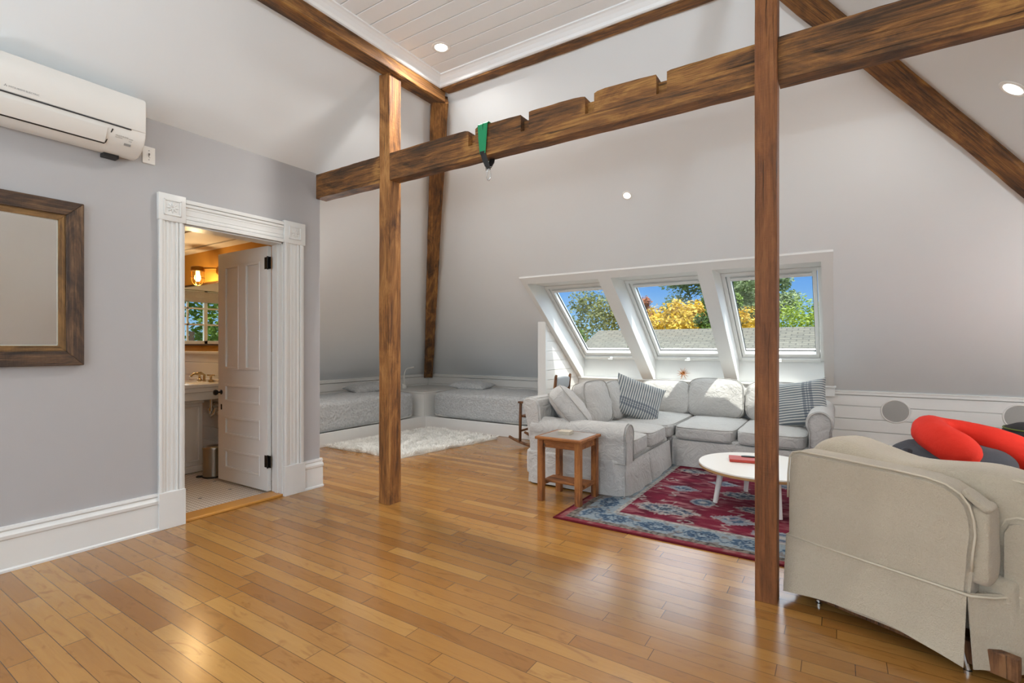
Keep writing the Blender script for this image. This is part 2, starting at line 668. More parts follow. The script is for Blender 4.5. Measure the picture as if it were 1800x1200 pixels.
# left slope: over the bathroom it stops at the partition, open dormer beyond
slab('wall_left_slope', [
    [(XK, YK, ZK), (X1, Y1, ZC), (X1, YB, ZC), (XW - 0.13, YB, zl(XW - 0.13)), (XW - 0.13, YC + 0.02, zl(XW - 0.13)), (XK - 0.1, YC + 0.02, zl(XK - 0.1)), (XK - 0.1, YK + 0.1, zl(XK - 0.1))],
])
zr = lambda x: ZK + PR * (XK2 - x)
slab('wall_right_slope', [
    [(XK2, YK, ZK), (X2, Y1, ZC), (X2, YB, ZC), (XK2 + 0.1, YB, zr(XK2 + 0.1)), (XK2 + 0.1, YK + 0.1, zr(XK2 + 0.1))],
])
# partition with the bathroom door
DY0, DY1, DZ = 1.69, 2.445, 2.105
b = B()
xa, xb = XW - 0.13, XW
def wall_piece(y0, y1, z0, top=True):
    if top:
        b.prism([(xa, y0, z0), (xb, y0, z0), (xb, y0, zl(xb) + 0.03), (xa, y0, zl(xa) + 0.03)], (0, y1 - y0, 0))
wall_piece(YB, DY0, 0)
wall_piece(DY0, DY1, DZ)
wall_piece(DY1, YC, 0)
b.box(-6.5, xa, 2.68, YC, 0, 2.75)
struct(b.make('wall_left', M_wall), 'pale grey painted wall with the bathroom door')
b = B()
b.box(-6.52, -2.6, YB - 0.1, YB, -0.1, 3.8)
b.box(1.0, 3.4, YB - 0.1, YB, -0.1, 3.8)
b.box(-2.6, 1.0, YB - 0.1, YB, -0.1, 0.5)
b.box(-2.6, 1.0, YB - 0.1, YB, 2.7, 3.8)
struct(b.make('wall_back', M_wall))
e = struct(link('window_5', None, None, (-0.8, YB - 0.05, -0.2)), 'added gable window behind the camera, opposite the skylights')  # window added behind the camera as the opening for the fill lamp
b = B()
for k in range(5):
    xx = -1.8 + k * 0.9
    b.box(xx - 0.03, xx + 0.03, -0.03, 0.03, 0.7, 2.9, 0.004)
for zz in (0.73, 1.8, 2.87):
    b.box(-1.8, 1.8, -0.03, 0.03, zz - 0.03, zz + 0.03, 0.004)
b.make('frame', M_white, e)
b = B()
b.box(-1.8, 1.8, -0.004, 0.004, 0.7, 2.9)
b.make('pane', M_glass, e)
# knee walls behind white boards
b = B()
b.box(-6.6, 3.4, 6.95, 7.08, 0, 0.80)
struct(b.make('wall_far', M_ship))
b = B()
b.box(XK - 0.15, XK - 0.02, YC, 7.05, 0, 0.80)
struct(b.make('wall_left_knee', M_ship))
b = B()
b.box(XK2 + 0.02, XK2 + 0.15, YB, 7.05, 0, 0.80)
struct(b.make('wall_right', M_ship))

ZL = [0.0, 0.012, 0.147, 0.279, 0.416, 0.562, 0.686]
def boards(name, p0, dirv, length, nrm, zs, t=0.02):
    """horizontal shiplap boards, p0 on the wall face, nrm into the room"""
    b = B()
    d, n = Vector(dirv), Vector(nrm)
    m = Matrix((d, n, Vector((0, 0, 1)))).transposed().to_4x4()
    m.translation = Vector(p0)
    for z0, z1 in zip(zs, zs[1:]):
        b.box(0, length, 0, t, z0 + 0.003, z1 - 0.003, 0.002, M=m, seg=1)
    return struct(b.make(name, M_ship))
boards('trim_far_shiplap', (-6.37, 6.951, 0), (1, 0, 0), 9.6, (0, -1, 0), ZL[1:])
boards('trim_left_shiplap', (XK - 0.021, 2.8, 0), (0, 1, 0), 4.15, (1, 0, 0), ZL[1:])
boards('trim_right_shiplap', (XK2 + 0.021, YB, 0), (0, 1, 0), 9.5, (-1, 0, 0), ZL[1:])
b = B()
b.box(-6.37, 3.2, 6.905, 6.95, 0.69, 0.735, 0.004)
b.box(-6.37, 3.2, 6.895, 6.95, 0.722, 0.737, 0.004)
b.box(XK - 0.02, XK + 0.025, 2.8, 6.95, 0.69, 0.735, 0.004)
b.box(XK - 0.02, XK + 0.035, 2.8, 6.95, 0.722, 0.737, 0.004)
b.box(XK2 - 0.025, XK2 + 0.02, YB, 6.95, 0.69, 0.735, 0.004)
b.box(XK2 - 0.035, XK2 + 0.02, YB, 6.95, 0.722, 0.737, 0.004)
struct(b.make('trim_wainscot_cap', M_ship))
b = B()
b.box(0.0, 3.18, 6.91, 6.935, 0.0, 0.12, 0.004)
b.box(0.0, 3.18, 6.90, 6.935, 0.12, 0.15, 0.008)
struct(b.make('baseboard_far', M_ship))

b = B()
b.box(2.56, 2.66, -1.0, 4.0, 0, 1.48)
struct(b.make('wall_stair_guard', M_ship), 'white boarded stair guard, seen in the framed mirror')
b = B()
b.box(2.52, 2.70, -1.02, 4.02, 1.48, 1.51, 0.005)
b.box(2.54, 2.56, -1.0, 4.0, 1.42, 1.48, 0.004)
b.box(2.545, 2.56, -1.0, 4.0, 1.27, 1.285, 0.004)
struct(b.make('trim_stair_guard', M_white))

# baseboard on the bathroom wall
def base_profile(x_face):
    return [(0, 0), (0.03, 0), (0.03, 0.012), (0.021, 0.02), (0.019, 0.175), (0.026, 0.182), (0.028, 0.20), (0.019, 0.212), (0.013, 0.222), (0.02, 0.232), (0.016, 0.247), (0, 0.25)]
b = B()
pf = base_profile(0)
b.prism([(XW + a, YB, z) for a, z in pf], (0, 1.53 - YB, 0))
b.prism([(XW + a, 2.63, z) for a, z in pf], (0, YC + 0.018 - 2.63, 0))
b.prism([(XW + 0.018, YC + a, z) for a, z in pf], (-0.6, 0, 0))
struct(b.make('baseboard_left', M_white))

# ------------------------------------------------------------------ door casing
def casing():
    e = link('door_1', None)
    struct(e, 'white door frame with carved corner blocks')
    def side(y0, y1, nm):
        b = B()
        w = y1 - y0
        b.box(XW, XW + 0.018, y0, y1, 0.24, DZ + 0.005, 0.002)
        # raised mouldings
        for f0, f1, t in ((0.0, 0.14, 0.032), (0.14, 0.24, 0.026), (0.66, 0.76, 0.026), (0.78, 0.92, 0.030)):
            b.box(XW, XW + t, y0 + f0 * w, y0 + f1 * w, 0.24, DZ + 0.005, 0.005)
        for f in (0.36, 0.54):
            b.box(XW, XW + 0.021, y0 + f * w - 0.008, y0 + f * w + 0.008, 0.24, DZ + 0.005, 0.004)
        b.make('casing', M_white, e)
        b = B()
        b.box(XW, XW + 0.036, y0 - 0.003, y1 + 0.003, 0, 0.25, 0.003)
        b.make('plinth_block', M_white, e)
        b = B()
        b.box(XW, XW + 0.034, y0 - 0.005, y1 + 0.005, DZ, DZ + 0.185, 0.004)
        yc, zc, h = (y0 + y1) / 2, DZ + 0.092, 0.055
        for a0, a1, c0, c1 in ((-h, h, h - 0.01, h), (-h, h, -h, -h + 0.01), (-h, -h + 0.01, -h, h), (h - 0.01, h, -h, h)):
            b.box(XW + 0.03, XW + 0.040, yc + a0, yc + a1, zc + c0, zc + c1, 0.003)
        for k in range(8):
            a = k * PI / 4
            m = Matrix.Translation((XW + 0.034, yc, zc)) @ Matrix.Rotation(a, 4, 'X')
            b.soft(0.007, 0.018, 0.006, n=4, e=2.2, M=m @ Matrix.Translation((0, 0.02, 0)))
        b.make('corner_block', M_white, e, smooth=True, auto=40)
    side(1.53, 1.69, 'a')
    side(2.445, 2.63, 'b')
    b = B()
    y0, y1 = 1.695, 2.44
    b.box(XW, XW + 0.018, y0, y1, DZ, DZ + 0.17, 0.002)
    for z0, z1, t in ((0.0, 0.028, 0.03), (0.032, 0.05, 0.024), (0.06, 0.068, 0.021), (0.10, 0.108, 0.021), (0.118, 0.14, 0.026), (0.142, 0.17, 0.032)):
        b.box(XW, XW + t, y0, y1, DZ + z0, DZ + z1, 0.004)
    b.make('head_casing', M_white, e)
    b = B()
    b.box(XW - 0.14, XW + 0.001, DY1 - 0.010, DY1 + 0.002, 0, DZ + 0.002)
    b.box(XW - 0.14, XW + 0.001, DY0 - 0.002, DY0 + 0.010, 0, DZ + 0.002)
    b.box(XW - 0.14, XW + 0.001, DY0, DY1, DZ - 0.010, DZ + 0.002)
    b.box(XW - 0.085, XW - 0.05, DY1 - 0.020, DY1 - 0.009, 0, DZ, 0.002)
    b.make('jamb', M_white, e)
    b = B()
    b.box(XW - 0.15, XW + 0.01, DY0, DY1, 0.0, 0.022, 0.006)
    b.make('threshold', plain('threshold_maple', (196, 138, 62), 0.25, nscale=8, namp=0.08), e)
    # the door leaf, hinged on the far jamb and swung into the bathroom
    leaf = link('door_leaf', None, e, (XW - 0.150, 2.420, 0.025), (0, 0, PI + R(1.0)))
    LW, LH, T = 0.775, 2.065, 0.035
    b = B()
    # local: x from hinge to free edge, visible face at y=+T/2
    cols_ = [(0.0, 0.115), (LW - 0.115, LW)]
    rows = [(0.0, 0.115), (0.285, 0.42), (0.585, 0.72), (0.875, 1.015), (1.94, LH)]
    for a, c in cols_:
        b.box(a, c, -T / 2, T / 2, 0, LH, 0.002)
    for a, c in rows:
        b.box(0.11, LW - 0.11, -T / 2, T / 2, a, c, 0.002)
    b.box(LW / 2 - 0.055, LW / 2 + 0.055, -T / 2, T / 2, 1.0, 1.95, 0.002)
    pans = [(0.115, LW - 0.115, 0.115, 0.285), (0.115, LW - 0.115, 0.42, 0.585), (0.115, LW - 0.115, 0.72, 0.875),
            (0.115, LW / 2 - 0.055, 1.015, 1.94), (LW / 2 + 0.055, LW - 0.115, 1.015, 1.94)]
    for x0, x1, z0, z1 in pans:
        b.box(x0, x1, -T / 2 + 0.010, T / 2 - 0.010, z0, z1)
        for s in (1, -1):
            ya, yb_ = (T / 2 - 0.012, T / 2 + 0.005) if s > 0 else (-T / 2 - 0.005, -T / 2 + 0.012)
            w = 0.018
            b.box(x0 - 0.004, x1 + 0.004, ya, yb_, z0 - 0.004, z0 + w, 0.005)
            b.box(x0 - 0.004, x1 + 0.004, ya, yb_, z1 - w, z1 + 0.004, 0.005)
            b.box(x0 - 0.004, x0 + w, ya, yb_, z0, z1, 0.005)
            b.box(x1 - w, x1 + 0.004, ya, yb_, z0, z1, 0.005)
    b.make('door_panel', M_white, leaf)
    b = B()
    for s in (1, -1):
        m = Matrix.Translation((LW - 0.055, s * T / 2, 0.80)) @ Matrix.Rotation(-s * PI / 2, 4, 'X')
        b.lathe([(0, 0), (0.022, 0), (0.022, 0.004), (0.008, 0.006), (0.008, 0.03), (0.02, 0.036), (0.027, 0.05), (0.022, 0.064), (0, 0.068)], 20, m)
    k = b.make('door_knob', M_black, leaf, smooth=True)
    k['label'] = 'black door knob'
    b = B()
    b.box(LW - 0.066, LW - 0.046, T / 2, T / 2 + 0.002, 0.64, 0.69, 0.002)
    b.make('keyhole_plate', M_black, leaf)
    for z in (0.20, 1.87):
        b = B()
        b.box(-0.006, 0.04, T / 2 - 0.003, T / 2 + 0.003, z, z + 0.10)
        b.tube([(-0.006, T / 2 + 0.003, z - 0.005), (-0.006, T / 2 + 0.003, z + 0.105)], 0.007, 10)
        b.box(-0.035, -0.006, T / 2 - 0.010, T / 2 - 0.004, z, z + 0.10)
        b.make('hinge', M_black, leaf)['label'] = 'black door hinge'
casing()

# ------------------------------------------------------------------ old timbers
def timber(name, label, p0, p1, w, h, up=(0, 0, 1), mat=None, jit=0.004, seed=0, notches=(), step=0.07, group=None, bev=0.006):
    """squared old beam: local X along it, w across (local Y), h deep (local Z), centred"""
    M, L = axis_matrix(p0, p1, up)
    bm = bmesh.new()
    n = max(2, int(L / step))
    xs = [L * i / n for i in range(n + 1)]
    rng = random.Random(seed)
    prof = []
    hw, hh = w / 2, h / 2
    q = bev
    base = [(-hw + q, -hh), (hw - q, -hh), (hw, -hh + q), (hw, 0), (hw, hh - q), (hw - q, hh), (0, hh), (-hw + q, hh), (-hw, hh - q), (-hw, 0), (-hw, -hh + q), (0, -hh)]
    base = [(-hw + q, -hh), (0, -hh), (hw - q, -hh), (hw, -hh + q), (hw, 0), (hw, hh - q), (hw - q, hh), (0, hh), (-hw + q, hh), (-hw, hh - q), (-hw, 0), (-hw, -hh + q)]
    rings = []
    for x in xs:
        r = []
        for k, (a, c) in enumerate(base):
            f = noise.noise(Vector((x * 5 + seed * 7, a * 30, c * 30 + seed)))
            g = noise.noise(Vector((x * 1.3 + seed * 3, a * 9, c * 9)))
            d = (f * 0.8 + g * 1.2) * jit
            s = 1 + d / max(hw, hh)
            r.append(bm.verts.new((x, a * s, c * s)))
        rings.append(r)
    m = len(base)
    for a, c in zip(rings, rings[1:]):
        for k in range(m):
            bm.faces.new((a[k], a[(k + 1) % m], c[(k + 1) % m], c[k]))
    bm.faces.new(rings[0][::-1])
    bm.faces.new(rings[-1])
    bmesh.ops.recalc_face_normals(bm, faces=bm.faces[:])
    bb = B()
    bb.bm.free()
    bb.bm = bm
    o = bb.make(name, mat or M_beam, None, smooth=True, auto=35)
    o.matrix_world = M
    return tag(o, label, 'wooden beam' if 'beam' in name or 'rafter' in name else 'wooden post', group)

# notched tie beam (built directly so that the joist pockets are real cuts)
def tie_beam(name, label, x0, x1, seed, notches):
    y0, y1, zb, zt = 2.762, 2.865, 2.548, 2.757
    def profile(depths):
        pts = []
        rng = random.Random(seed)
        x = x0
        cuts = sorted(notches)
        while x < x1:
            inn = next((c for c in cuts if c[0] - 0.0001 <= x < c[1]), None)
            if inn:
                pts += [(inn[0], zt - depths), (inn[1], zt - depths)]
                x = inn[1] + 0.0005
                pts.append((x, zt - 0.012 * rng.random()))
                x += 0.02
                continue
            nx = min([c[0] for c in cuts if c[0] > x] + [x1])
            wv = (0.010 if notches else 0.003) * noise.noise(Vector((x * 4, seed, 0))) + 0.003 * rng.random()
            if cuts:
                k = min(abs(x - c[1]) for c in cuts)
                wv -= 0.016 * max(0, 1 - min(abs(x - c[0]) for c in cuts) / 0.1) * 0.5
            pts.append((x, zt + wv))
            if x + 0.05 < nx:
                x += 0.05
            else:
                if nx == x1:
                    pts.append((x1, zt))
                    break
                pts.append((nx - 0.0005, zt - 0.01))
                x = nx
        bot = []
        x = x1
        while x > x0:
            bot.append((x, zb + 0.005 * noise.noise(Vector((x * 6, seed + 5, 0)))))
            x -= 0.05
        bot.append((x0, zb))
        return pts + bot
    b = B()
    ym = y0 + 0.045
    fp = profile(0.115 if notches else 0)
    bp = profile(0.03 if notches else 0)
    b.prism([(x - x0, 0, z - zb) for x, z in fp], (0, ym - y0, 0))
    b.prism([(x - x0, ym - y0 - 0.0005, z - zb) for x, z in bp], (0, y1 - ym, 0))
    o = b.make(name, M_beam, None, loc=(x0, y0, zb))
    return tag(o, label, 'wooden beam')
tie_beam('tie_beam', 'short old timber beam from the bathroom wall corner to the front post', -3.868, -3.055, 3, [])
tie_beam('tie_beam', 'notched old timber cross beam between the two posts, with the green strap', -2.945, -0.332, 4,
         [(-2.165, -2.105), (-1.733, -1.672), (-1.277, -1.218), (-0.846, -0.788)])
tie_beam('tie_beam', 'plain old timber cross beam running off beyond the brown post', -0.247, 3.1, 5, [])

def post(name, label, x0, x1, y0, y1, z1, mat, seed, dots):
    n = 40
    bm = bmesh.new()
    base = []
    q = 0.005
    hw, hd = (x1 - x0) / 2, (y1 - y0) / 2
    base = [(-hw + q, -hd), (0, -hd), (hw - q, -hd), (hw, -hd + q), (hw, 0), (hw, hd - q), (hw - q, hd), (0, hd), (-hw + q, hd), (-hw, hd - q), (-hw, 0), (-hw, -hd + q)]
    rings = []
    for i in range(n + 1):
        z = z1 * i / n
        r = []
        for a, c in base:
            f = noise.noise(Vector((a * 20 + seed, c * 20, z * 5))) * 0.6 + noise.noise(Vector((a * 8, c * 8 + seed, z * 1.3)))
            s = 1 + f * 0.05
            r.append(bm.verts.new((a * s, c * s, z)))
        rings.append(r)
    m = len(base)
    for a, c in zip(rings, rings[1:]):
        for k in range(m):
            bm.faces.new((a[k], a[(k + 1) % m], c[(k + 1) % m], c[k]))
    bm.faces.new(rings[0][::-1])
    bm.faces.new(rings[-1])
    bmesh.ops.recalc_face_normals(bm, faces=bm.faces[:])
    bb = B()
    bb.bm.free()
    bb.bm = bm
    o = bb.make(name, mat, None, smooth=True, auto=35, loc=((x0 + x1) / 2, (y0 + y1) / 2, 0))
    return tag(o, label, 'wooden post')
post('timber_post', 'honey brown timber post standing near the fur rug under the ceiling beam', -3.068, -2.946, 2.762, 2.885, 3.40, M_post, 2, 1)
post('timber_post', 'reddish brown timber post standing beside the beige armchair', -0.345, -0.247, 2.715, 2.83, 3.41, M_redpost, 9, 1)
# header beams around the flat ceiling, hip rafters down the corners
timber('header_beam', 'thick dark old beam along the ceiling edge above the bathroom side',
       (X1 - 0.06, YB, 3.475), (X1 - 0.06, 3.37, 3.475), 0.125, 0.17, mat=M_beam, seed=11)
timber('header_beam', 'slim old beam under the far edge of the board ceiling above the skylights',
       (X1 + 0.02, Y1 + 0.05, 3.52), (X2 + 0.02, Y1 + 0.05, 3.52), 0.10, 0.10, mat=M_beam, seed=12)
dirL = Vector((XK - X1, YK - Y1, ZK - ZC)).normalized()
nL = Vector((PL, 0, -1)).normalized() + Vector((0, -PF, -1)).normalized()
pa = Vector((X1, Y1, ZC)) + dirL * 0.10 + Vector((0, 0, -0.075))
pb = Vector((XK, YK, ZK)) - dirL * 0.10 + Vector((0, 0, -0.075))
timber('hip_rafter', 'old dark rafter sloping down to the corner between the two beds', pa, pb, 0.15, 0.10, up=(0.3, -0.3, 1), seed=13, jit=0.006)
dirR = Vector((XK2 - X2, YK - Y1, ZK - ZC)).normalized()
pa = Vector((X2, Y1, ZC)) + dirR * 0.05 + Vector((0.03, 0.02, -0.06))
pb = Vector((XK2, YK, ZK)) - dirR * 0.10 + Vector((0.03, 0.02, -0.06))
timber('hip_rafter', 'old rafter sloping down past the small wall light toward the speakers', pa, pb, 0.15, 0.09, up=(-0.3, -0.3, 1), seed=14, jit=0.006)

# ------------------------------------------------------------------ skylight bay
PHI = math.atan(0.784)
def bay():
    GV = 0.45
    up_ = lambda y: zf(y) + GV
    def fin(x0, x1, ybot=6.97):
        ya = 5.20
        b.prism([(x0, ya, zf(ya) - 0.014), (x0, 6.862, zf(6.862) - 0.014), (x0, 6.875, 0.782), (x0, ybot, 0.782), (x0, ybot, up_(ybot)), (x0, 5.72, up_(5.72)), (x0, ya, up_(5.72))], (x1 - x0, 0, 0))
    b = B()
    fin(-2.287, -2.133)
    struct(b.make('trim_mullion', M_white))
    b = B()
    fin(-1.208, -1.06)
    struct(b.make('trim_mullion', M_white))
    b = B()
    fin(-3.283, -3.22)
    struct(b.make('trim_side_casing', M_white))
    b = B()
    fin(-0.132, -0.04)
    struct(b.make('trim_side_casing', M_white))
    b = B()
    ya = 5.194
    b.prism([(-3.283, ya, zf(ya) - 0.018), (-3.283, 5.28, zf(5.28) - 0.018), (-3.283, 5.285, 2.025), (-3.283, 5.78, 2.02), (-3.283, 5.78, 2.3), (-3.283, ya, 2.3)], (3.246, 0, 0))
    struct(b.make('trim_head_casing', M_white))
    b = B()
    b.box(-3.283, -0.04, 6.945, 7.06, 0.72, 1.20)
    struct(b.make('wall_far_panel', M_white))
    b = B()
    b.box(-3.30, -0.02, 6.84, 6.96, 0.765, 0.787, 0.004)
    b.box(-3.285, -0.035, 6.88, 6.96, 0.66, 0.766, 0.003)
    struct(b.make('trim_sill', M_white))
    labels = ['skylight beside the board partition wall', 'skylight in the middle above the gold star', 'skylight behind the brown post']
    for k, (xa, xb) in enumerate(((-3.22, -2.287), (-2.133, -1.208), (-1.06, -0.132))):
        # local frame: x across, y down the slope, z outward
        yt = 5.74
        M = Matrix.Translation((xa, yt, zf(yt) + 0.40)) @ Matrix.Rotation(-PHI, 4, 'X')
        e = link('window_%d' % (k + 1), None)
        e.matrix_world = M
        struct(e, labels[k])
        W = xb - xa
        Lr = (6.955 - yt) / math.cos(PHI)
        g0, g1 = 0.14, (6.865 - yt) / math.cos(PHI)
        gx0, gx1 = 0.085, W - 0.085
        b = B()
        b.box(0.0, 0.042, 0.0, Lr, -0.06, 0.06, 0.004)
        b.box(W - 0.042, W, 0.0, Lr, -0.06, 0.06, 0.004)
        b.box(0.04, W - 0.04, 0.0, 0.05, -0.06, 0.06, 0.004)
        b.box(0.04, W - 0.04, Lr - 0.05, Lr, -0.075, 0.06, 0.004)
        b.make('frame', M_white, e)
        b = B()
        b.box(0.048, gx0, 0.055, Lr - 0.052, -0.045, 0.045, 0.006)
        b.box(gx1, W - 0.048, 0.055, Lr - 0.052, -0.045, 0.045, 0.006)
        b.box(gx0 - 0.005, gx1 + 0.005, 0.055, g0, -0.045, 0.045, 0.006)
        b.box(gx0 - 0.005, gx1 + 0.005, g1, Lr - 0.052, -0.045, 0.045, 0.006)
        b.make('sash', M_white, e)
        b = B()
        b.tube([(0.09, 0.085, -0.062), (W - 0.09, 0.085, -0.062)], 0.012, 10)
        for fx in (0.3, 0.7):
            b.box(W * fx - 0.01, W * fx + 0.01, 0.07, 0.105, -0.07, -0.045, 0.003)
        b.make('vent_bar', M_white, e)
        b = B()
        b.box(gx0, gx1, g0, g1, -0.004, 0.004)
        gl = b.make('pane', M_glass, e)
        b = B()
        for s in ((gx0, gx0 + 0.006, g0, g1), (gx1 - 0.006, gx1, g0, g1), (gx0, gx1, g0, g0 + 0.006), (gx0, gx1, g1 - 0.006, g1)):
            b.box(s[0], s[1], s[2], s[3], 0.005, 0.02)
        b.make('gasket', M_dark, e)['label'] = 'dark rubber gasket'
        b = B()
        b.box(W / 2 - 0.02, W / 2 + 0.02, Lr - 0.065, Lr - 0.045, -0.10, -0.06, 0.006)
        b.box(W / 2 - 0.045, W / 2 + 0.02, Lr - 0.055, Lr - 0.042, -0.115, -0.098, 0.005)
        b.make('handle', M_white, e)
bay()
# end partition between bed nook and sofa, boarded on the sofa side
b = B()
px0, px1 = -3.396, -3.302
b.prism([(px0, 5.872, 0), (px0, 6.95, 0), (px0, 6.95, zf(6.95) + 0.02), (px0, 5.872, zf(5.872) + 0.02)], (px1 - px0, 0, 0))
struct(b.make('wall_nook_end', M_ship))
b = B()
z = 0.01
while z < 1.5:
    z1 = min(z + 0.128, zf(5.90) - 0.01)
    ye = YK - (z - ZK) / 0.784 if z > ZK else 6.94
    ye1 = YK - (z1 - ZK) / 0.784 if z1 > ZK else 6.94
    b.prism([(px1, 5.90, z + 0.0015), (px1, min(6.94, ye), z + 0.0015), (px1, min(6.94, ye1), z1 - 0.0015), (px1, 5.90, z1 - 0.0015)], (0.016, 0, 0))
    z += 0.13
struct(b.make('trim_nook_shiplap', M_ship))
b = B()
b.prism([(px0 - 0.006, 5.858, 0), (px0 - 0.006, 5.90, 0), (px0 - 0.006, 5.90, zf(5.90) + 0.01), (px0 - 0.006, 5.858, zf(5.858) + 0.01)], (px1 + 0.026 - px0, 0, 0))
struct(b.make('trim_nook_post', M_white))

# ------------------------------------------------------------------ recessed lights
def downlight(label, pos, nrm, r, power, spot=True, color=(1, 0.97, 0.93)):
    n = Vector(nrm).normalized()
    q = n.to_track_quat('Z', 'Y')
    t = thing('recessed_light', label, 'light', pos)
    t.rotation_euler = q.to_euler()
    b = B()
    b.lathe([(r * 0.78, -0.002), (r * 0.80, 0.002), (r, 0.004), (r * 1.12, 0.003), (r * 1.16, 0.0), (r * 1.16, -0.004)], 40)
    b.make('trim_ring', M_plastic, t, smooth=True)
    b = B()
    b.lathe([(0, 0.0015), (r * 0.79, 0.0015), (r * 0.79, -0.002), (0, -0.002)], 40)
    b.make('lens', M_lamp, t)
    if power:
        la = bpy.data.lights.new('downlight_bulb', 'AREA')
        la.shape = 'DISK'
        la.size = r * 1.5
        la.energy = power
        la.color = color
        la.spread = R(165)
        lo = link('downlight_bulb', la, t, (0, 0, 0.012), (PI, 0, 0))
    return t
PWR = 2.5
downlight('round recessed light in the white board ceiling', (-2.575, 2.945, ZC - 0.004), (0, 0, -1), 0.062, 34)
nf = (0, -0.784, -1)
downlight('tiny round recessed light on the sloping wall above the skylights', (-1.647, 4.483, zf(4.483) - 0.003), nf, 0.040, 10)
downlight('round recessed eyeball light on the bright slope beyond the rafter', (0.79, 3.74, zr(0.79) - 0.003), (-PR, 0, -1), 0.062, 12)
def added_lights():  # unseen ceiling and slope lights, added as fill
    for (x, y, w) in ((-2.2, 0.9, 'overhead toward the air conditioner'), (-1.0, 1.0, 'directly overhead'), (-2.2, -1.3, 'by the gable window and mirror wall'), (-1.0, -1.3, 'in front of the gable window')):
        t = downlight('added fill light in the board ceiling ' + w, (x, y, ZC - 0.004), (0, 0, -1), 0.062, PWR * 1.2)
        t['group'] = 'added fill lights overhead'
    t = downlight('added fill light low on the near slope', (1.9, 0.4, zr(1.9) - 0.003), (-PR, 0, -1), 0.062, PWR)
added_lights()
def uplighter(label, x, y, power):  # unseen standing lamp added to brighten the ceiling and slopes
    t = thing('fill_lamp', label, 'added lamp', (x, y, 0))
    b = B()
    b.lathe([(0, 0), (0.14, 0), (0.14, 0.012), (0.03, 0.03), (0, 0.03)], 32)
    b.make('base', M_black, t, smooth=True, auto=40)
    b = B()
    b.tube([(0, 0, 0.02), (0, 0, 1.72)], 0.012, 12)
    b.make('pole', M_black, t, smooth=True)
    b = B()
    b.lathe([(0.02, 1.70), (0.14, 1.73), (0.27, 1.80), (0.265, 1.80), (0.135, 1.74), (0.02, 1.715)], 32)
    b.make('shade', M_black, t, smooth=True)
    la = bpy.data.lights.new('fill_bulb', 'AREA')
    la.shape = 'DISK'
    la.size = 0.5
    la.energy = power
    la.color = (0.84, 0.92, 1.0)
    link('fill_bulb', la, t, (0, 0, 1.805), (PI, 0, 0))
uplighter('added unseen fill uplighter in the corner by the added gable window and mirror wall', -3.3, -1.9, 110)
uplighter('added unseen fill uplighter in front of the knee wall behind the armchair', 1.7, -0.9, 230)
def fill_globe(label, x, y, power):  # unseen lamp added to brighten the far right slope and knee wall
    t = thing('fill_globe', label, 'added lamp', (x, y, 0))
    b = B()
    b.lathe([(0, 0), (0.13, 0), (0.13, 0.012), (0.03, 0.03), (0, 0.03)], 32)
    b.tube([(0, 0, 0.02), (0, 0, 0.98)], 0.012, 12)
    b.make('stand', M_black, t, smooth=True, auto=40)
    b = B()
    b.lathe([(0.02, 0.97), (0.06, 0.98), (0.06, 1.0), (0.02, 1.01)], 24)
    b.make('globe_holder', M_brass, t, smooth=True)
    la = bpy.data.lights.new('fill_globe_bulb', 'POINT')
    la.shadow_soft_size = 0.14
    la.energy = power
    la.color = (0.95, 0.97, 1.0)
    link('fill_globe_bulb', la, t, (0, 0, 1.16))
fill_globe('added unseen fill lamp with a bare globe bulb by the far knee wall, past the second speaker', 2.5, 4.75, 72)
downlight('added fill light on the slope, hidden behind the bathroom wall corner', (-4.62, 3.25, zl(-4.62) - 0.003), (PL, 0, -1), 0.062, 32)  # hidden light added to brighten the beds and fur rug

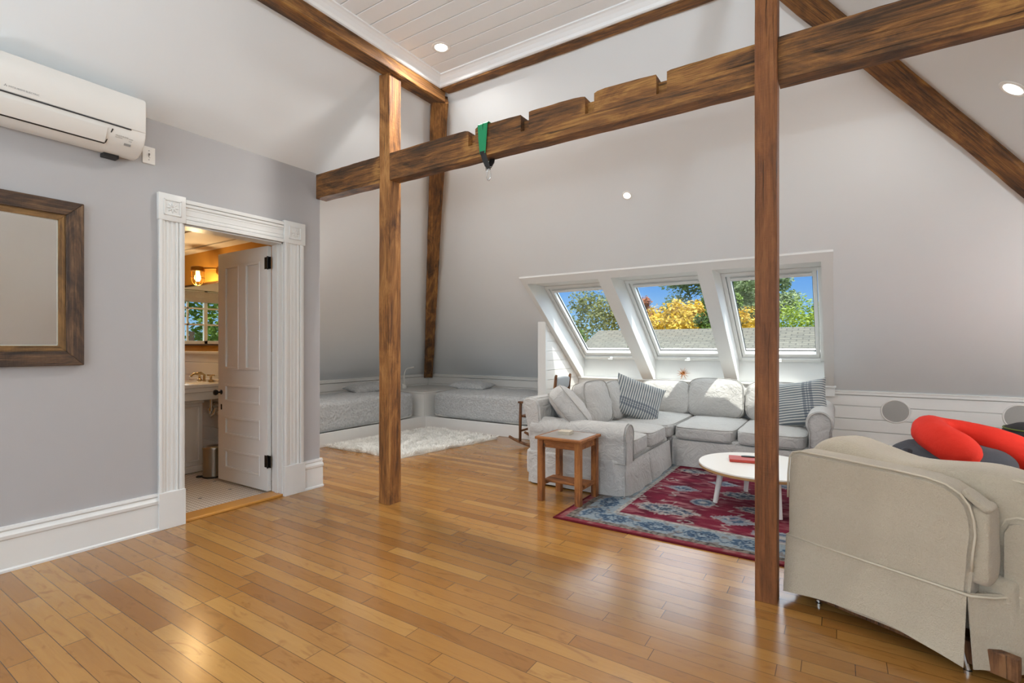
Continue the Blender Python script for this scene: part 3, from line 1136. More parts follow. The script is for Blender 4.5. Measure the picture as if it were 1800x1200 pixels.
# ------------------------------------------------------------------ split air conditioner
def ac():
    y0, y1 = 0.50, 1.385
    t = thing('air_conditioner', 'white wall mounted air conditioner high on the wall above the mirror', 'air conditioner', (XW, y0, 2.44))
    L = y1 - y0
    # profile in (out, up)
    body = [(0, 0.02), (0.04, 0.008), (0.10, 0.012), (0.155, 0.04), (0.19, 0.075), (0.208, 0.115), (0.214, 0.15), (0.215, 0.34), (0.205, 0.352), (0.05, 0.35), (0.0, 0.325)]
    b = B()
    b.prism([(a, 0, c) for a, c in body], (0, L, 0))
    bmesh.ops.bevel(b.bm, geom=[e for e in b.bm.edges if abs(e.verts[0].co.y - e.verts[1].co.y) < 1e-6], offset=0.006, segments=2, affect='EDGES')
    b.make('housing', M_plastic, t, smooth=True, auto=50)
    b = B()
    b.prism([(0.213, 0.004, 0.142), (0.221, 0.004, 0.15), (0.221, 0.004, 0.335), (0.21, 0.004, 0.35), (0.19, 0.004, 0.352), (0.19, 0.004, 0.142)], (0, L - 0.008, 0))
    bmesh.ops.bevel(b.bm, geom=b.bm.edges[:], offset=0.003, segments=2, affect='EDGES')
    b.make('front_panel', M_plastic, t, smooth=True, auto=50)
    b = B()
    b.box(0.205, 0.2185, 0.01, L - 0.08, 0.137, 0.1425)
    b.prism([(0.148, 0.02, 0.0335), (0.154, 0.02, 0.0395), (0.158, 0.02, 0.0385), (0.150, 0.02, 0.030)], (0, L - 0.215, 0))
    b.prism([(0.154, L - 0.195, 0.037), (0.16, L - 0.195, 0.040), (0.212, L - 0.175, 0.113), (0.2085, L - 0.175, 0.117)], (0, 0.005, 0))
    b.make('shadow_gap', M_dark, t)['label'] = 'dark gap around the louvre'
    b = B()
    b.prism([(0.158, 0.02, 0.040), (0.19, 0.02, 0.071), (0.208, 0.02, 0.111), (0.214, 0.02, 0.110), (0.196, 0.02, 0.068), (0.163, 0.02, 0.034)], (0, L - 0.22, 0))
    b.make('louvre', M_plastic, t, smooth=True, auto=40)
    # lettering and diamond logo
    grey = plain('grey_print', (150, 148, 144), 0.6)
    b = B()
    # text faces +X: local text x -> +Y, text y -> +Z
    MT = Matrix(((0, 0, 1, 0.2215), (1, 0, 0, 0.0), (0, 1, 0, 0.0), (0, 0, 0, 1)))
    def at(y, z, s=1):
        m = MT.copy()
        m.translation = (0.2213, y, z)
        return m
    b.text('MITSUBISHI ELECTRIC', 0.0125, at(0.258, 0.168))
    for k in range(3):
        a = PI / 2 + k * 2 * PI / 3
        cx, cz = 0.246, 0.1725
        u = Vector((0, math.cos(a), math.sin(a)))
        v = Vector((0, -math.sin(a), math.cos(a)))
        c = Vector((0.2213, cx, cz))
        b.prism([c, c + u * 0.004 + v * 0.0025, c + u * 0.008, c + u * 0.004 - v * 0.0025], (0.0005, 0, 0))
    b.make('maker_lettering', grey, t)['label'] = 'small grey maker name with three diamond logo'
    b = B()
    d = Vector((0.208 - 0.154, 0, 0.115 - 0.040)).normalized()
    nn = Vector((d.z, 0, -d.x))
    def lab(y, s, txt, size, off=0.004):
        o = Vector((0.163, y, 0.046)) + d * s + nn * off
        m = Matrix(((0, d.x, nn.x, o.x), (1, 0, 0, o.y), (0, d.z, nn.z, o.z), (0, 0, 0, 1)))
        b.text(txt, size, m, 0.0004)
    lab(L - 0.155, 0.052, 'MULTI FLOW', 0.011, 0.006)
    lab(L - 0.155, 0.042, 'DC INVERTER', 0.006, 0.006)
    lab(L - 0.085, 0.05, 'POWER', 0.006, 0.006)
    lab(L - 0.085, 0.036, 'TIMER', 0.006, 0.006)
    m = Matrix(((0, d.x, nn.x, 0), (1, 0, 0, 0), (0, d.z, nn.z, 0), (0, 0, 0, 1)))
    o = Vector((0.163, L - 0.105, 0.046)) + d * 0.006 + nn * 0.006
    m.translation = o
    b.box(0, 0.035, 0, 0.014, 0, 0.0006, M=m)
    b.make('control_print', grey, t)
    b = B()
    b.box(0.0, 0.06, L - 0.17, L - 0.09, -0.012, 0.012, 0.004)
    b.make('drain_clip', M_dark, t)
ac()
def switch():
    t = thing('wall_switch', 'small white thermostat switch plate beside the air conditioner', 'switch', (XW, 1.479, 2.523))
    b = B()
    b.box(0, 0.006, -0.037, 0.037, -0.057, 0.057, 0.003)
    b.make('cover_plate', M_plastic, t)
    b = B()
    b.box(0.006, 0.008, -0.0015, 0.0015, -0.012, 0.012)
    b.box(0.006, 0.014, -0.004, 0.004, 0.0, 0.012, 0.001)
    b.box(0.006, 0.0065, 0.0, 0.008, -0.016, -0.014)
    b.tube([(0.005, 0, 0.03), (0.0075, 0, 0.03)], 0.003, 8)
    b.tube([(0.005, 0, -0.03), (0.0075, 0, -0.03)], 0.003, 8)
    b.make('toggle', plain('toggle_grey', (110, 108, 104), 0.5), t)
switch()

# ------------------------------------------------------------------ framed wall mirror
def wall_mirror():
    t = thing('wall_mirror', 'rectangular wall mirror in a wide rustic brown wood frame beneath the air conditioner', 'mirror', (XW, 0.0, 1.132))
    y0, y1, H = 0.30, 1.128, 0.976
    fw = 0.112
    M_fr = make_beam('rustic_frame_wood', [(38, 27, 20), (66, 47, 33), (98, 72, 48), (128, 100, 72)], axis=0)
    M_in = make_beam('inner_frame_wood', [(84, 60, 30), (116, 84, 44), (136, 100, 54), (150, 114, 66)], axis=0)
    def bar(p0, p1, w0, name, mat, x0, x1, wd, inner):
        pass
    def frame(w_out, w_in, xa, xb, mat, nm, bev):
        # four mitred sides; w_out / w_in are insets from the outer edge
        o = [(y0 + w_out, w_out), (y1 - w_out, w_out), (y1 - w_out, H - w_out), (y0 + w_out, H - w_out)]
        i = [(y0 + w_in, w_in), (y1 - w_in, w_in), (y1 - w_in, H - w_in), (y0 + w_in, H - w_in)]
        for k in range(4):
            a, c = o[k], o[(k + 1) % 4]
            ai, ci = i[k], i[(k + 1) % 4]
            # local: x along side
            dv = Vector((0, c[0] - a[0], c[1] - a[1]))
            L = dv.length
            dv.normalize()
            nv = Vector((1, 0, 0)).cross(dv)
            M = Matrix((dv, nv, Vector((1, 0, 0)))).transposed().to_4x4()
            M.translation = Vector((xa, a[0], a[1]))
            Mi = M.inverted()
            pts = [Mi @ Vector((xa, p[0], p[1])) for p in (a, c, ci, ai)]
            b = B()
            b.prism(pts, (0, 0, xb - xa))
            if bev:
                bmesh.ops.bevel(b.bm, geom=b.bm.edges[:], offset=bev, segments=1, affect='EDGES')
            ob = b.make(nm, mat, t)
            ob.matrix_local = M
    frame(0.0, 0.084, 0.004, 0.034, M_fr, 'frame', 0.003)
    frame(0.082, 0.118, 0.004, 0.024, M_in, 'inner_frame', 0.002)
    b = B()
    b.box(0.002, 0.012, y0 + 0.1, y1 - 0.1, 0.1, H - 0.1)
    b.make('mirror_glass', M_mirror, t)
    b = B()
    i0, i1, z0, z1 = y0 + 0.118, y1 - 0.118, 0.118, H - 0.118
    s = 0.004
    b.box(0.012, 0.0135, i0, i1, z0, z0 + s); b.box(0.012, 0.0135, i0, i1, z1 - s, z1)
    b.box(0.012, 0.0135, i0, i0 + s, z0, z1); b.box(0.012, 0.0135, i1 - s, i1, z0, z1)
    b.make('bevel_edge', plain('bevel_edge', (205, 205, 195), 0.2), t)
wall_mirror()

# ------------------------------------------------------------------ bathroom beyond the door
def bathroom():
    BX0, BX1, BY0, BY1, BZ = -6.6, XW - 0.13, 0.9, 2.68, 2.27
    def tile():
        t = NT('hex_tile')
        v = t.coords((1 / 0.03, 1 / 0.03, 1))
        vo = t.n('ShaderNodeTexVoronoi', feature='DISTANCE_TO_EDGE')
        vo.inputs['Scale'].default_value = 1.0
        vo.inputs['Randomness'].default_value = 0.0
        # skew rows for a hexagonal grid
        sp = t.n('ShaderNodeSeparateXYZ')
        t.l(v, sp.inputs[0])
        cb = t.n('ShaderNodeCombineXYZ')
        row = t.math('FLOOR', t.math('MULTIPLY', sp.outputs[1], 1.0))
        t.l(t.math('ADD', sp.outputs[0], t.math('MULTIPLY', row, 0.5)), cb.inputs[0])
        t.l(sp.outputs[1], cb.inputs[1])
        t.l(cb.outputs[0], vo.inputs['Vector'])
        g = t.math('LESS_THAN', vo.outputs['Distance'], 0.07)
        c = t.mix(g, s2l((226, 218, 206)), s2l((140, 128, 114)))
        t.col(c)
        t.set(Roughness=0.25)
        return t.m
    b = B()
    b.box(BX0, BX1, BY0, BY1, 0.001, 0.006)
    for (x, y) in ((-4.32, 1.98), (-4.62, 2.22), (-4.92, 1.92), (-5.2, 2.16), (-4.5, 1.7)):
        pass
    struct(b.make('floor_bathroom', tile()), 'small white hexagonal floor tiles in the bathroom')
    b = B()
    for (x, y) in ((-4.36, 2.03), (-4.42, 2.30), (-4.72, 2.08), (-4.80, 2.36), (-5.1, 2.1), (-4.68, 1.8)):
        b.lathe([(0, 0.0065), (0.016, 0.0065), (0.016, 0.0055), (0, 0.0055)], 6, Matrix.Translation((x, y, 0)))
    struct(b.make('floor_dark_tiles', plain('black_tile', (30, 28, 26), 0.3)))
    b = B()
    b.box(BX0 - 0.1, BX0, BY0, 1.75, 0, BZ + 0.1)
    b.box(BX0 - 0.1, BX0, 1.75, 2.70, 0, 1.27)
    b.box(BX0 - 0.1, BX0, 1.75, 2.70, 1.93, BZ + 0.1)
    b.box(BX0 - 0.1, BX0, 2.60, 2.70, 1.2, 2.0)
    struct(b.make('wall_bathroom_end', M_gold))
    b = B()
    b.box(BX0 - 0.1, BX1, BY0 - 0.1, BY0, 0, BZ + 0.1)
    struct(b.make('wall_bathroom_front', M_gold))
    b = B()
    b.box(BX0, BX1, BY1 - 0.006, BY1, 1.19, BZ)
    struct(b.make('wall_bathroom_back', M_gold))
    b = B()
    b.box(BX0 - 0.1, BX1, BY0 - 0.1, BY1, BZ, BZ + 0.08)
    b.box(BX0, BX1, BY1 - 0.14, BY1 - 0.004, BZ - 0.02, BZ, 0.003)
    b.box(BX0, BX1, BY1 - 0.52, BY1 - 0.152, BZ - 0.012, BZ, 0.003)
    struct(b.make('ceiling_bathroom', M_ship))
    b = B()
    zz = 0.0
    while zz < 1.1:
        b.box(BX0, BX1, BY1 - 0.02, BY1, zz + 0.002, min(1.16, zz + 0.132), 0.0015, seg=1)
        zz += 0.134
    b.box(BX0, BX1, BY1 - 0.035, BY1, 1.16, 1.19, 0.005)
    struct(b.make('trim_bathroom_shiplap', M_ship))
    # window in the end wall
    e = link('window_4', None, None, (BX0, 0, 0))
    struct(e, 'small bathroom window with a roman blind, seen in the mirror')
    b = B()
    for y0, y1, z0, z1 in ((1.66, 1.75, 1.2, 2.0), (2.59, 2.66, 1.2, 2.0), (1.66, 2.66, 1.93, 2.04), (1.66, 2.66, 1.2, 1.27)):
        b.box(-0.02, 0.03, y0, y1, z0, z1, 0.004)
    b.make('casing', M_white, e)
    b = B()
    for y0, y1 in ((1.75, 1.80), (2.14, 2.18), (2.55, 2.60)):
        b.box(-0.07, -0.03, y0, y1, 1.27, 1.93, 0.002)
    b.box(-0.07, -0.03, 1.75, 2.60, 1.27, 1.31, 0.002)
    b.box(-0.07, -0.03, 1.75, 2.60, 1.885, 1.93, 0.002)
    b.box(-0.06, -0.04, 2.355, 2.375, 1.3, 1.9)
    b.box(-0.06, -0.04, 1.96, 1.98, 1.3, 1.9)
    b.box(-0.06, -0.04, 1.8, 2.56, 1.50, 1.52)
    b.box(-0.06, -0.04, 1.8, 2.56, 1.70, 1.72)
    b.make('sash', M_ship, e)
    b = B()
    b.box(-0.052, -0.048, 1.79, 2.56, 1.3, 1.9)
    b.make('pane', M_glass, e)
    b = B()
    for k in range(3):
        b.soft(0.02 + 0.004 * k, 0.46, 0.03, n=6, e=4, wr=0.002, M=Matrix.Translation((0.025, 2.17, 1.88 - 0.035 * k)))
    b.make('roman_blind', M_linen, e, smooth=True)
    # wall mirror over the sink
    t = thing('bathroom_mirror', 'wide bathroom mirror above the sink behind the open door', 'mirror', (-5.65, BY1 - 0.008, 1.58))
    b = B()
    b.box(-0.62, 0.62, -0.014, -0.004, -0.315, 0.315)
    b.make('mirror_glass', M_mirror, t)
    b = B()
    for x0, x1, z0, z1 in ((-0.64, 0.64, -0.33, -0.312), (-0.64, 0.64, 0.312, 0.33), (-0.64, -0.622, -0.33, 0.33), (0.622, 0.64, -0.33, 0.33)):
        b.box(x0, x1, -0.024, -0.001, z0, z1, 0.002)
    b.make('mirror_frame', plain('bronze_frame', (84, 58, 34), 0.4, 0.5), t)
    # sconce
    t = thing('wall_sconce', 'caged brass sconce glowing warm above the bathroom mirror', 'wall lamp', (-5.44, 2.51, 1.955))
    b = B()
    b.lathe([(0, 0.10), (0.02, 0.102), (0.052, 0.096), (0.06, 0.088), (0.061, 0.06), (0.066, 0.056), (0.066, 0.048), (0.056, 0.046), (0, 0.046)], 28)
    b.make('cap', M_brass, t, smooth=True, auto=40)
    b = B()
    b.tube([(0, 0, 0.078), (0.03, 0.05, 0.085), (0.075, 0.105, 0.085), (0.13, 0.15, 0.08)], 0.010, 10)
    b.lathe([(0, 0), (0.052, 0), (0.052, 0.012), (0.04, 0.035), (0, 0.038)], 24, Matrix.Translation((0.145, 0.16, 0.06)) @ Matrix.Rotation(PI / 2, 4, 'X'))
    b.make('wall_arm', M_brass, t, smooth=True, auto=40)
    b = B()
    for k in range(4):
        a = PI / 4 + k * PI / 2
        c, s = math.cos(a), math.sin(a)
        b.tube([(0.055 * c, 0.055 * s, 0.05), (0.057 * c, 0.057 * s, -0.03), (0.052 * c, 0.052 * s, -0.06), (0.034 * c, 0.034 * s, -0.085), (0, 0, -0.094)], 0.0035, 6)
    b.tube([(0.062 * math.cos(2 * PI * k / 24), 0.062 * math.sin(2 * PI * k / 24), -0.018) for k in range(24)], 0.003, 6, closed=True)
    b.make('cage', M_brass, t, smooth=True)
    b = B()
    b.lathe([(0.018, 0.045), (0.02, 0.02), (0.028, -0.005), (0.028, -0.03), (0.018, -0.05), (0, -0.055)], 20)
    b.make('bulb', M_bulb, t, smooth=True)
    la = bpy.data.lights.new('sconce_glow', 'POINT')
    la.energy = 14
    la.color = (1.0, 0.68, 0.34)
    la.shadow_soft_size = 0.05
    link('sconce_glow', la, t, (0, -0.03, -0.12))
    # second sconce light further along (hidden by the wall, part of the pair)
    # sink
    t = thing('pedestal_sink', 'white porcelain pedestal sink beneath the bathroom mirror', 'sink', (-5.45, 2.45, 0))
    b = B()
    b.box(-0.38, 0.35, -0.24, 0.20, 0.845, 0.882, 0.012)
    b.box(-0.36, 0.335, -0.225, 0.20, 0.80, 0.85, 0.014)
    b.box(-0.33, 0.305, -0.20, 0.20, 0.72, 0.81, 0.02)
    b.box(-0.38, 0.35, 0.15, 0.205, 0.88, 0.91, 0.01)
    b.soft(0.24, 0.14, 0.02, n=8, e=4, M=Matrix.Translation((-0.02, -0.02, 0.874)))
    b.make('basin', M_porc, t, smooth=True, auto=40)
    b = B()
    b.box(-0.26, 0.15, -0.165, 0.045, 0.07, 0.73, 0.012)
    b.box(-0.285, 0.175, -0.19, 0.07, 0.008, 0.075, 0.012)
    b.box(-0.27, 0.16, -0.175, 0.055, 0.68, 0.73, 0.01)
    # raised panel moulding on the side facing the door
    for y0, y1, z0, z1 in ((-0.135, 0.015, 0.11, 0.125), (-0.135, 0.015, 0.635, 0.65), (-0.135, -0.12, 0.11, 0.65), (0.0, 0.015, 0.11, 0.65)):
        b.box(0.148, 0.158, y0, y1, z0, z1, 0.004)
    b.make('pedestal', M_porc, t, smooth=True, auto=40)
    b = B()
    b.tube([(0.02, 0.12, 0.88), (0.02, 0.12, 0.95), (0.03, 0.08, 0.975), (0.03, 0.01, 0.965), (0.03, -0.02, 0.94)], 0.012, 10)
    for dx in (-0.10, 0.13):
        b.lathe([(0.028, 0.88), (0.024, 0.90), (0.012, 0.91), (0.01, 0.945), (0.016, 0.955), (0, 0.96)], 16, Matrix.Translation((dx, 0.13, 0)))
        for a in (0.5, 0.5 + PI / 2):
            c, s = math.cos(a) * 0.038, math.sin(a) * 0.038
            b.tube([(dx - c, 0.13 - s, 0.952), (dx + c, 0.13 + s, 0.952)], 0.006, 8)
    b.make('faucet', plain('warm_nickel', (190, 168, 132), 0.2, 1.0), t, smooth=True, auto=40)
    b = B()
    b.tube([(0.20, 0.10, 0.72), (0.20, 0.10, 0.62), (0.20, 0.09, 0.575), (0.22, 0.09, 0.555), (0.25, 0.10, 0.575), (0.255, 0.11, 0.62), (0.26, 0.19, 0.63)], 0.018, 12)
    b.lathe([(0, 0), (0.032, 0), (0.032, 0.03), (0, 0.03)], 16, Matrix.Translation((0.20, 0.10, 0.60)))
    b.tube([(0.10, 0.15, 0.66), (0.30, 0.15, 0.67)], 0.01, 10)
    b.tube([(0.10, 0.15, 0.60), (0.28, 0.16, 0.60)], 0.01, 10)
    b.lathe([(0, 0), (0.02, 0), (0.02, 0.03), (0, 0.03)], 12, Matrix.Translation((0.13, 0.15, 0.645)))
    b.make('drain_trap', M_chrome, t, smooth=True, auto=40)['label'] = 'chrome drain trap'
    # pedal bin
    t = thing('pedal_bin', 'small brushed steel pedal bin on the bathroom tiles', 'bin', (-4.985, 2.44, 0.007))
    b = B()
    b.lathe([(0, 0.012), (0.088, 0.012), (0.088, 0.262), (0.085, 0.264), (0, 0.264)], 36)
    b.make('bucket', M_steel, t, smooth=True, auto=40)
    b = B()
    b.lathe([(0.09, 0.262), (0.092, 0.275), (0.086, 0.288), (0.05, 0.298), (0, 0.302)], 36)
    b.make('lid', M_steel, t, smooth=True)
    b = B()
    b.lathe([(0, 0), (0.093, 0), (0.093, 0.014), (0, 0.014)], 36)
    b.box(-0.025, 0.025, -0.14, -0.08, 0.004, 0.014, 0.004, M=Matrix.Rotation(-0.7, 4, 'Z'))
    b.make('base', M_dark, t, smooth=True, auto=40)
bathroom()

# ------------------------------------------------------------------ cushions and sofa pieces
def box_cushion(name, parent, c, half, seed, crown=0.03, rot=(0, 0, 0), e=7, mat=None, welt=None, wr=0.006, sag=0.0, n=16, lean=None):
    """slip covered cushion with piped edges; returns the cushion object"""
    hx, hy, hz = half
    b = B()
    b.soft(hx, hy, hz, n=n, e=e, crown=crown, wr=wr, fr=7, seed=seed)
    o = b.make(name, mat or M_linen, parent, smooth=True, loc=c, rot=rot)
    # piping follows both edges of the wide faces
    b = B()
    for s in (1, -1):
        z0 = s * hz * 0.80
        pts = []
        N = 64
        for k in range(N):
            a = 2 * PI * k / N
            ca, sa = math.cos(a), math.sin(a)
            q = (abs(ca) ** e + abs(sa) ** e) ** (1 / e)
            u, v = ca / q, sa / q
            w = 0.985
            pts.append((u * hx * w, v * hy * w, z0))
        b.tube(pts, 0.0045, 6, closed=True)
    p = b.make('piping', welt or M_linen_welt, o, smooth=True)
    return o

def throw_pillow(name, label, mat, w, d, h, loc, rot, seed, group=None, spin=0.0):
    rot = (Matrix.Rotation(rot[2], 4, 'Z') @ Matrix.Rotation(rot[1], 4, 'Y') @ Matrix.Rotation(rot[0], 4, 'X') @ Matrix.Rotation(spin, 4, 'Z')).to_euler()
    b = B()
    n = 26
    off = Vector((seed * 2.3, seed, 0))
    def f(s):
        def g(u, v):
            x, y = u * 2 - 1, v * 2 - 1
            x = math.sin(x * PI / 2) * 0.5 + x * 0.5
            y = math.sin(y * PI / 2) * 0.5 + y * 0.5
            px = x * w / 2 * (1 - 0.10 * (1 - y * y) * abs(x))
            py = y * d / 2 * (1 - 0.10 * (1 - x * x) * abs(y))
            t = max(0.0, (1 - x ** 4) * (1 - y ** 4)) ** 0.6
            z = s * h / 2 * t
            q = noise.noise(Vector((px, py, s)) * 7 + off) * 0.012 + noise.noise(Vector((px * 3, py * 12, s)) + off) * 0.006
            z += q * min(1, t * 2)
            return Vector((px, py, z))
        return g
    b.sheet(f(1), n, n)
    b.sheet(f(-1), n, n)
    bmesh.ops.remove_doubles(b.bm, verts=b.bm.verts[:], dist=0.0004)
    bmesh.ops.recalc_face_normals(b.bm, faces=b.bm.faces[:])
    o = b.make(name, mat, None, smooth=True, loc=loc, rot=rot)
    return tag(o, label, 'pillow', group)

def skirt_sheet(b, pts, z0, z1, flare=0.02, wave=0.006, seed=0, closed=False, pleats=(), th=0.004, lift=0.0):
    """hanging cloth along pts (list of (x,y)); outward is to the right of travel"""
    P = [Vector((p[0], p[1], 0)) for p in pts]
    segs = []
    for i in range(len(P) - 1):
        n = max(2, int((P[i + 1] - P[i]).length / 0.02))
        for k in range(n):
            segs.append(P[i].lerp(P[i + 1], k / n))
    segs.append(P[-1])
    L = [0]
    for a, c in zip(segs, segs[1:]):
        L.append(L[-1] + (c - a).length)
    rows = 7
    def ring(off):
        g = []
        for i, p in enumerate(segs):
            t = segs[min(i + 1, len(segs) - 1)] - segs[max(i - 1, 0)]
            o = Vector((t.y, -t.x, 0)).normalized()
            col = []
            for j in range(rows + 1):
                f = j / rows
                w = noise.noise(Vector((L[i] * 5, seed * 3.3, 0))) * wave * f * 2
                for pl in pleats:
                    dd = abs(L[i] - pl)
                    if dd < 0.03:
                        w -= 0.035 * (1 - dd / 0.03) * (0.25 + 0.75 * f)
                zz = z1 + (z0 - z1) * f
                if j == rows:
                    zz += 0.012 * noise.noise(Vector((L[i] * 3, seed, 4))) + lift * math.sin(PI * L[i] / L[-1])
                col.append(b.bm.verts.new(p + o * (flare * f + w + off) + Vector((0, 0, zz))))
            g.append(col)
        return g
    a, c = ring(0), ring(-th)
    fs = []
    for i in range(len(segs) - 1):
        for j in range(rows):
            fs.append(b.bm.faces.new((a[i][j], a[i][j + 1], a[i + 1][j + 1], a[i + 1][j])))
            fs.append(b.bm.faces.new((c[i][j], c[i + 1][j], c[i + 1][j + 1], c[i][j + 1])))
        for j in (0, rows):
            fs.append(b.bm.faces.new((a[i][j], a[i + 1][j], c[i + 1][j], c[i][j])))
    for i in (0, len(segs) - 1):
        for j in range(rows):
            fs.append(b.bm.faces.new((a[i][j], c[i][j], c[i][j + 1], a[i][j + 1])))
    bmesh.ops.recalc_face_normals(b.bm, faces=fs)

def roll_profile(w, ztop, zbot, r):
    """cross section of a scrolled arm, centred on 0: list of (u, z)"""
    pts = [(-w / 2, zbot), (-w / 2, ztop - 1.75 * r)]
    cz = ztop - r
    for k in range(17):
        a = PI + R(28) - (PI + R(56)) * k / 16
        pts.append((math.cos(a) * r, cz + math.sin(a) * r))
    pts += [(w / 2, ztop - 1.75 * r), (w / 2, zbot)]
    return pts

def sofa():
    t = thing('sectional_sofa', 'large corner sofa under pale linen slipcovers below the skylights', 'sofa', (-1.5, 5.3, 0))
    O = Vector((1.5, -5.3, 0))          # to local
    def loc(x, y, z):
        return (x + 1.5, y - 5.3, z)
    def soft_part(name, c, half, seed, e=9, crown=0.0, wr=0.004, n=14, rot=(0, 0, 0)):
        b = B()
        b.soft(*half, n=n, e=e, crown=crown, wr=wr, fr=5, seed=seed)
        return b.make(name, M_linen, t, smooth=True, loc=loc(*c), rot=rot)
    # --- left section: back along x=-2.45, seats facing +x
    soft_part('base', (-1.96, 4.62, 0.19), (0.465, 0.69, 0.115), 1, e=20)
    soft_part('base', (-1.12, 5.90, 0.19), (1.05, 0.56, 0.115), 2, e=20)
    # low back frames (slightly flared)
    b = B()
    prof = [(-2.36, 0.10), (-2.375, 0.3), (-2.43, 0.60), (-2.47, 0.72), (-2.45, 0.762), (-2.39, 0.78), (-2.31, 0.765), (-2.28, 0.70), (-2.24, 0.30), (-2.24, 0.10)]
    b.prism([(x + 1.5, 3.945 - 5.3, z) for x, z in prof], (0, 2.6, 0))
    bmesh.ops.bevel(b.bm, geom=[e for e in b.bm.edges], offset=0.018, segments=3, affect='EDGES')
    b.make('back_frame', M_linen, t, smooth=True, auto=50)
    b = B()
    prof = [(6.55, 0.10), (6.56, 0.3), (6.59, 0.60), (6.60, 0.70), (6.58, 0.735), (6.53, 0.75), (6.47, 0.735), (6.44, 0.68), (6.42, 0.30), (6.42, 0.10)]
    b.prism([(-2.30 + 1.5, y - 5.3, z) for y, z in prof], (2.10, 0, 0))
    bmesh.ops.bevel(b.bm, geom=[e for e in b.bm.edges], offset=0.018, segments=3, affect='EDGES')
    b.make('back_frame', M_linen, t, smooth=True, auto=50)
    # near arm (runs along x at y about 4.03)
    b = B()
    pr = roll_profile(0.19, 0.598, 0.10, 0.105)
    b.prism([(-2.38 + 1.5, 4.035 - 5.3 + u, z) for u, z in pr], (0.92, 0, 0))
    bmesh.ops.bevel(b.bm, geom=[e for e in b.bm.edges if abs(e.verts[0].co.x - e.verts[1].co.x) < 1e-5], offset=0.014, segments=3, affect='EDGES')
    b.make('arm', M_linen, t, smooth=True, auto=50)
    b = B()
    b.tube([(-1.458 + 1.5, 4.035 - 5.3 + u * 0.97, z) for u, z in roll_profile(0.185, 0.59, 0.27, 0.10)], 0.0045, 6)
    b.tube([(-2.37 + 1.5, 3.936 - 5.3, 0.272), (-1.46 + 1.5, 3.936 - 5.3, 0.272)], 0.0045, 6)
    b.make('arm_piping', M_linen_welt, t, smooth=True)
    # far right arm (runs along y at x about -0.14)
    b = B()
    pr = roll_profile(0.17, 0.655, 0.10, 0.112)
    b.prism([(-0.142 + 1.5 + u, 5.28 - 5.3, z) for u, z in pr], (0, 1.27, 0))
    bmesh.ops.bevel(b.bm, geom=[e for e in b.bm.edges if abs(e.verts[0].co.y - e.verts[1].co.y) < 1e-5], offset=0.016, segments=3, affect='EDGES')
    b.make('arm', M_linen, t, smooth=True, auto=50)
    b = B()
    b.tube([(-0.142 + 1.5 + u * 0.86, 5.274 - 5.3, z) for u, z in roll_profile(0.17, 0.645, 0.27, 0.104)], 0.005, 6)
    b.make('arm_piping', M_linen_welt, t, smooth=True)
    # seat cushions
    seats = [((-1.87, 4.375, 0.365), (0.395, 0.235, 0.075), 3), ((-1.87, 4.885, 0.365), (0.41, 0.265, 0.075), 4),
             ((-1.88, 5.78, 0.36), (0.42, 0.59, 0.072), 5),
             ((-1.155, 5.85, 0.345), (0.30, 0.555, 0.07), 6), ((-0.545, 5.85, 0.345), (0.305, 0.555, 0.07), 7)]
    for c, hf, sd in seats:
        box_cushion('seat_cushion', t, loc(*c), hf, sd, crown=0.022, e=8, wr=0.007)
    # back cushions, left run (wide faces turned to +x and leaning back), then back run
    backs = [((-2.10, 4.22, 0.655), (0.24, 0.27, 0.085), (R(-8), R(50), R(20)), 8),
             ((-2.14, 4.83, 0.655), (0.225, 0.26, 0.085), (0, R(76), R(-6)), 9),
             ((-2.13, 5.42, 0.63), (0.215, 0.27, 0.085), (0, R(74), R(-8)), 10),
             ((-1.81, 6.31, 0.60), (0.31, 0.215, 0.085), (R(74), 0, 0), 11),
             ((-1.22, 6.31, 0.62), (0.315, 0.235, 0.09), (R(76), 0, 0), 12),
             ((-0.58, 6.31, 0.61), (0.31, 0.225, 0.09), (R(76), 0, 0), 13)]
    for c, hf, rt, sd in backs:
        box_cushion('back_cushion', t, loc(*c), hf, sd, crown=0.045, e=4.5, rot=rt, wr=0.014)
    # skirts
    b = B()
    skirt_sheet(b, [(-2.375 + 1.5, 5.2 - 5.3), (-2.375 + 1.5, 3.935 - 5.3), (-1.462 + 1.5, 3.935 - 5.3), (-1.462 + 1.5, 5.22 - 5.3)], 0.012, 0.275, 0.03, 0.012, seed=1,
                pleats=[1.24, 1.28, 2.16, 2.20, 2.80])
    b.make('skirt', M_linen, t, smooth=True, auto=60)
    b = B()
    skirt_sheet(b, [(-1.50 + 1.5, 5.5 - 5.3), (-1.46 + 1.5, 5.31 - 5.3), (-0.055 + 1.5, 5.285 - 5.3), (-0.05 + 1.5, 6.45 - 5.3)], 0.012, 0.272, 0.035, 0.010, seed=2,
                pleats=[0.21, 0.80, 1.58, 1.62])
    b.make('skirt', M_linen, t, smooth=True, auto=60)
    for x, y in ((-2.27, 4.05), (-1.6, 4.05), (-2.2, 6.2), (-1.35, 5.42), (-0.15, 5.42), (-0.15, 6.2)):
        b = B()
        b.box(x + 1.5 - 0.03, x + 1.5 + 0.03, y - 5.3 - 0.03, y - 5.3 + 0.03, 0.0, 0.09, 0.004)
        b.make('foot', M_dark, t)
sofa()
throw_pillow('striped_pillow', 'blue grey striped pillow lying against the corner cushions of the sofa', M_strA, 0.58, 0.50, 0.17,
             (-1.90, 5.50, 0.64), (R(60), 0, R(40)), 3, spin=R(-24))
throw_pillow('striped_pillow', 'blue grey striped pillow propped against the rolled arm, partly behind the brown post', M_strB, 0.54, 0.52, 0.18,
             (-0.34, 5.93, 0.65), (R(64), 0, R(-12)), 5, spin=R(12))

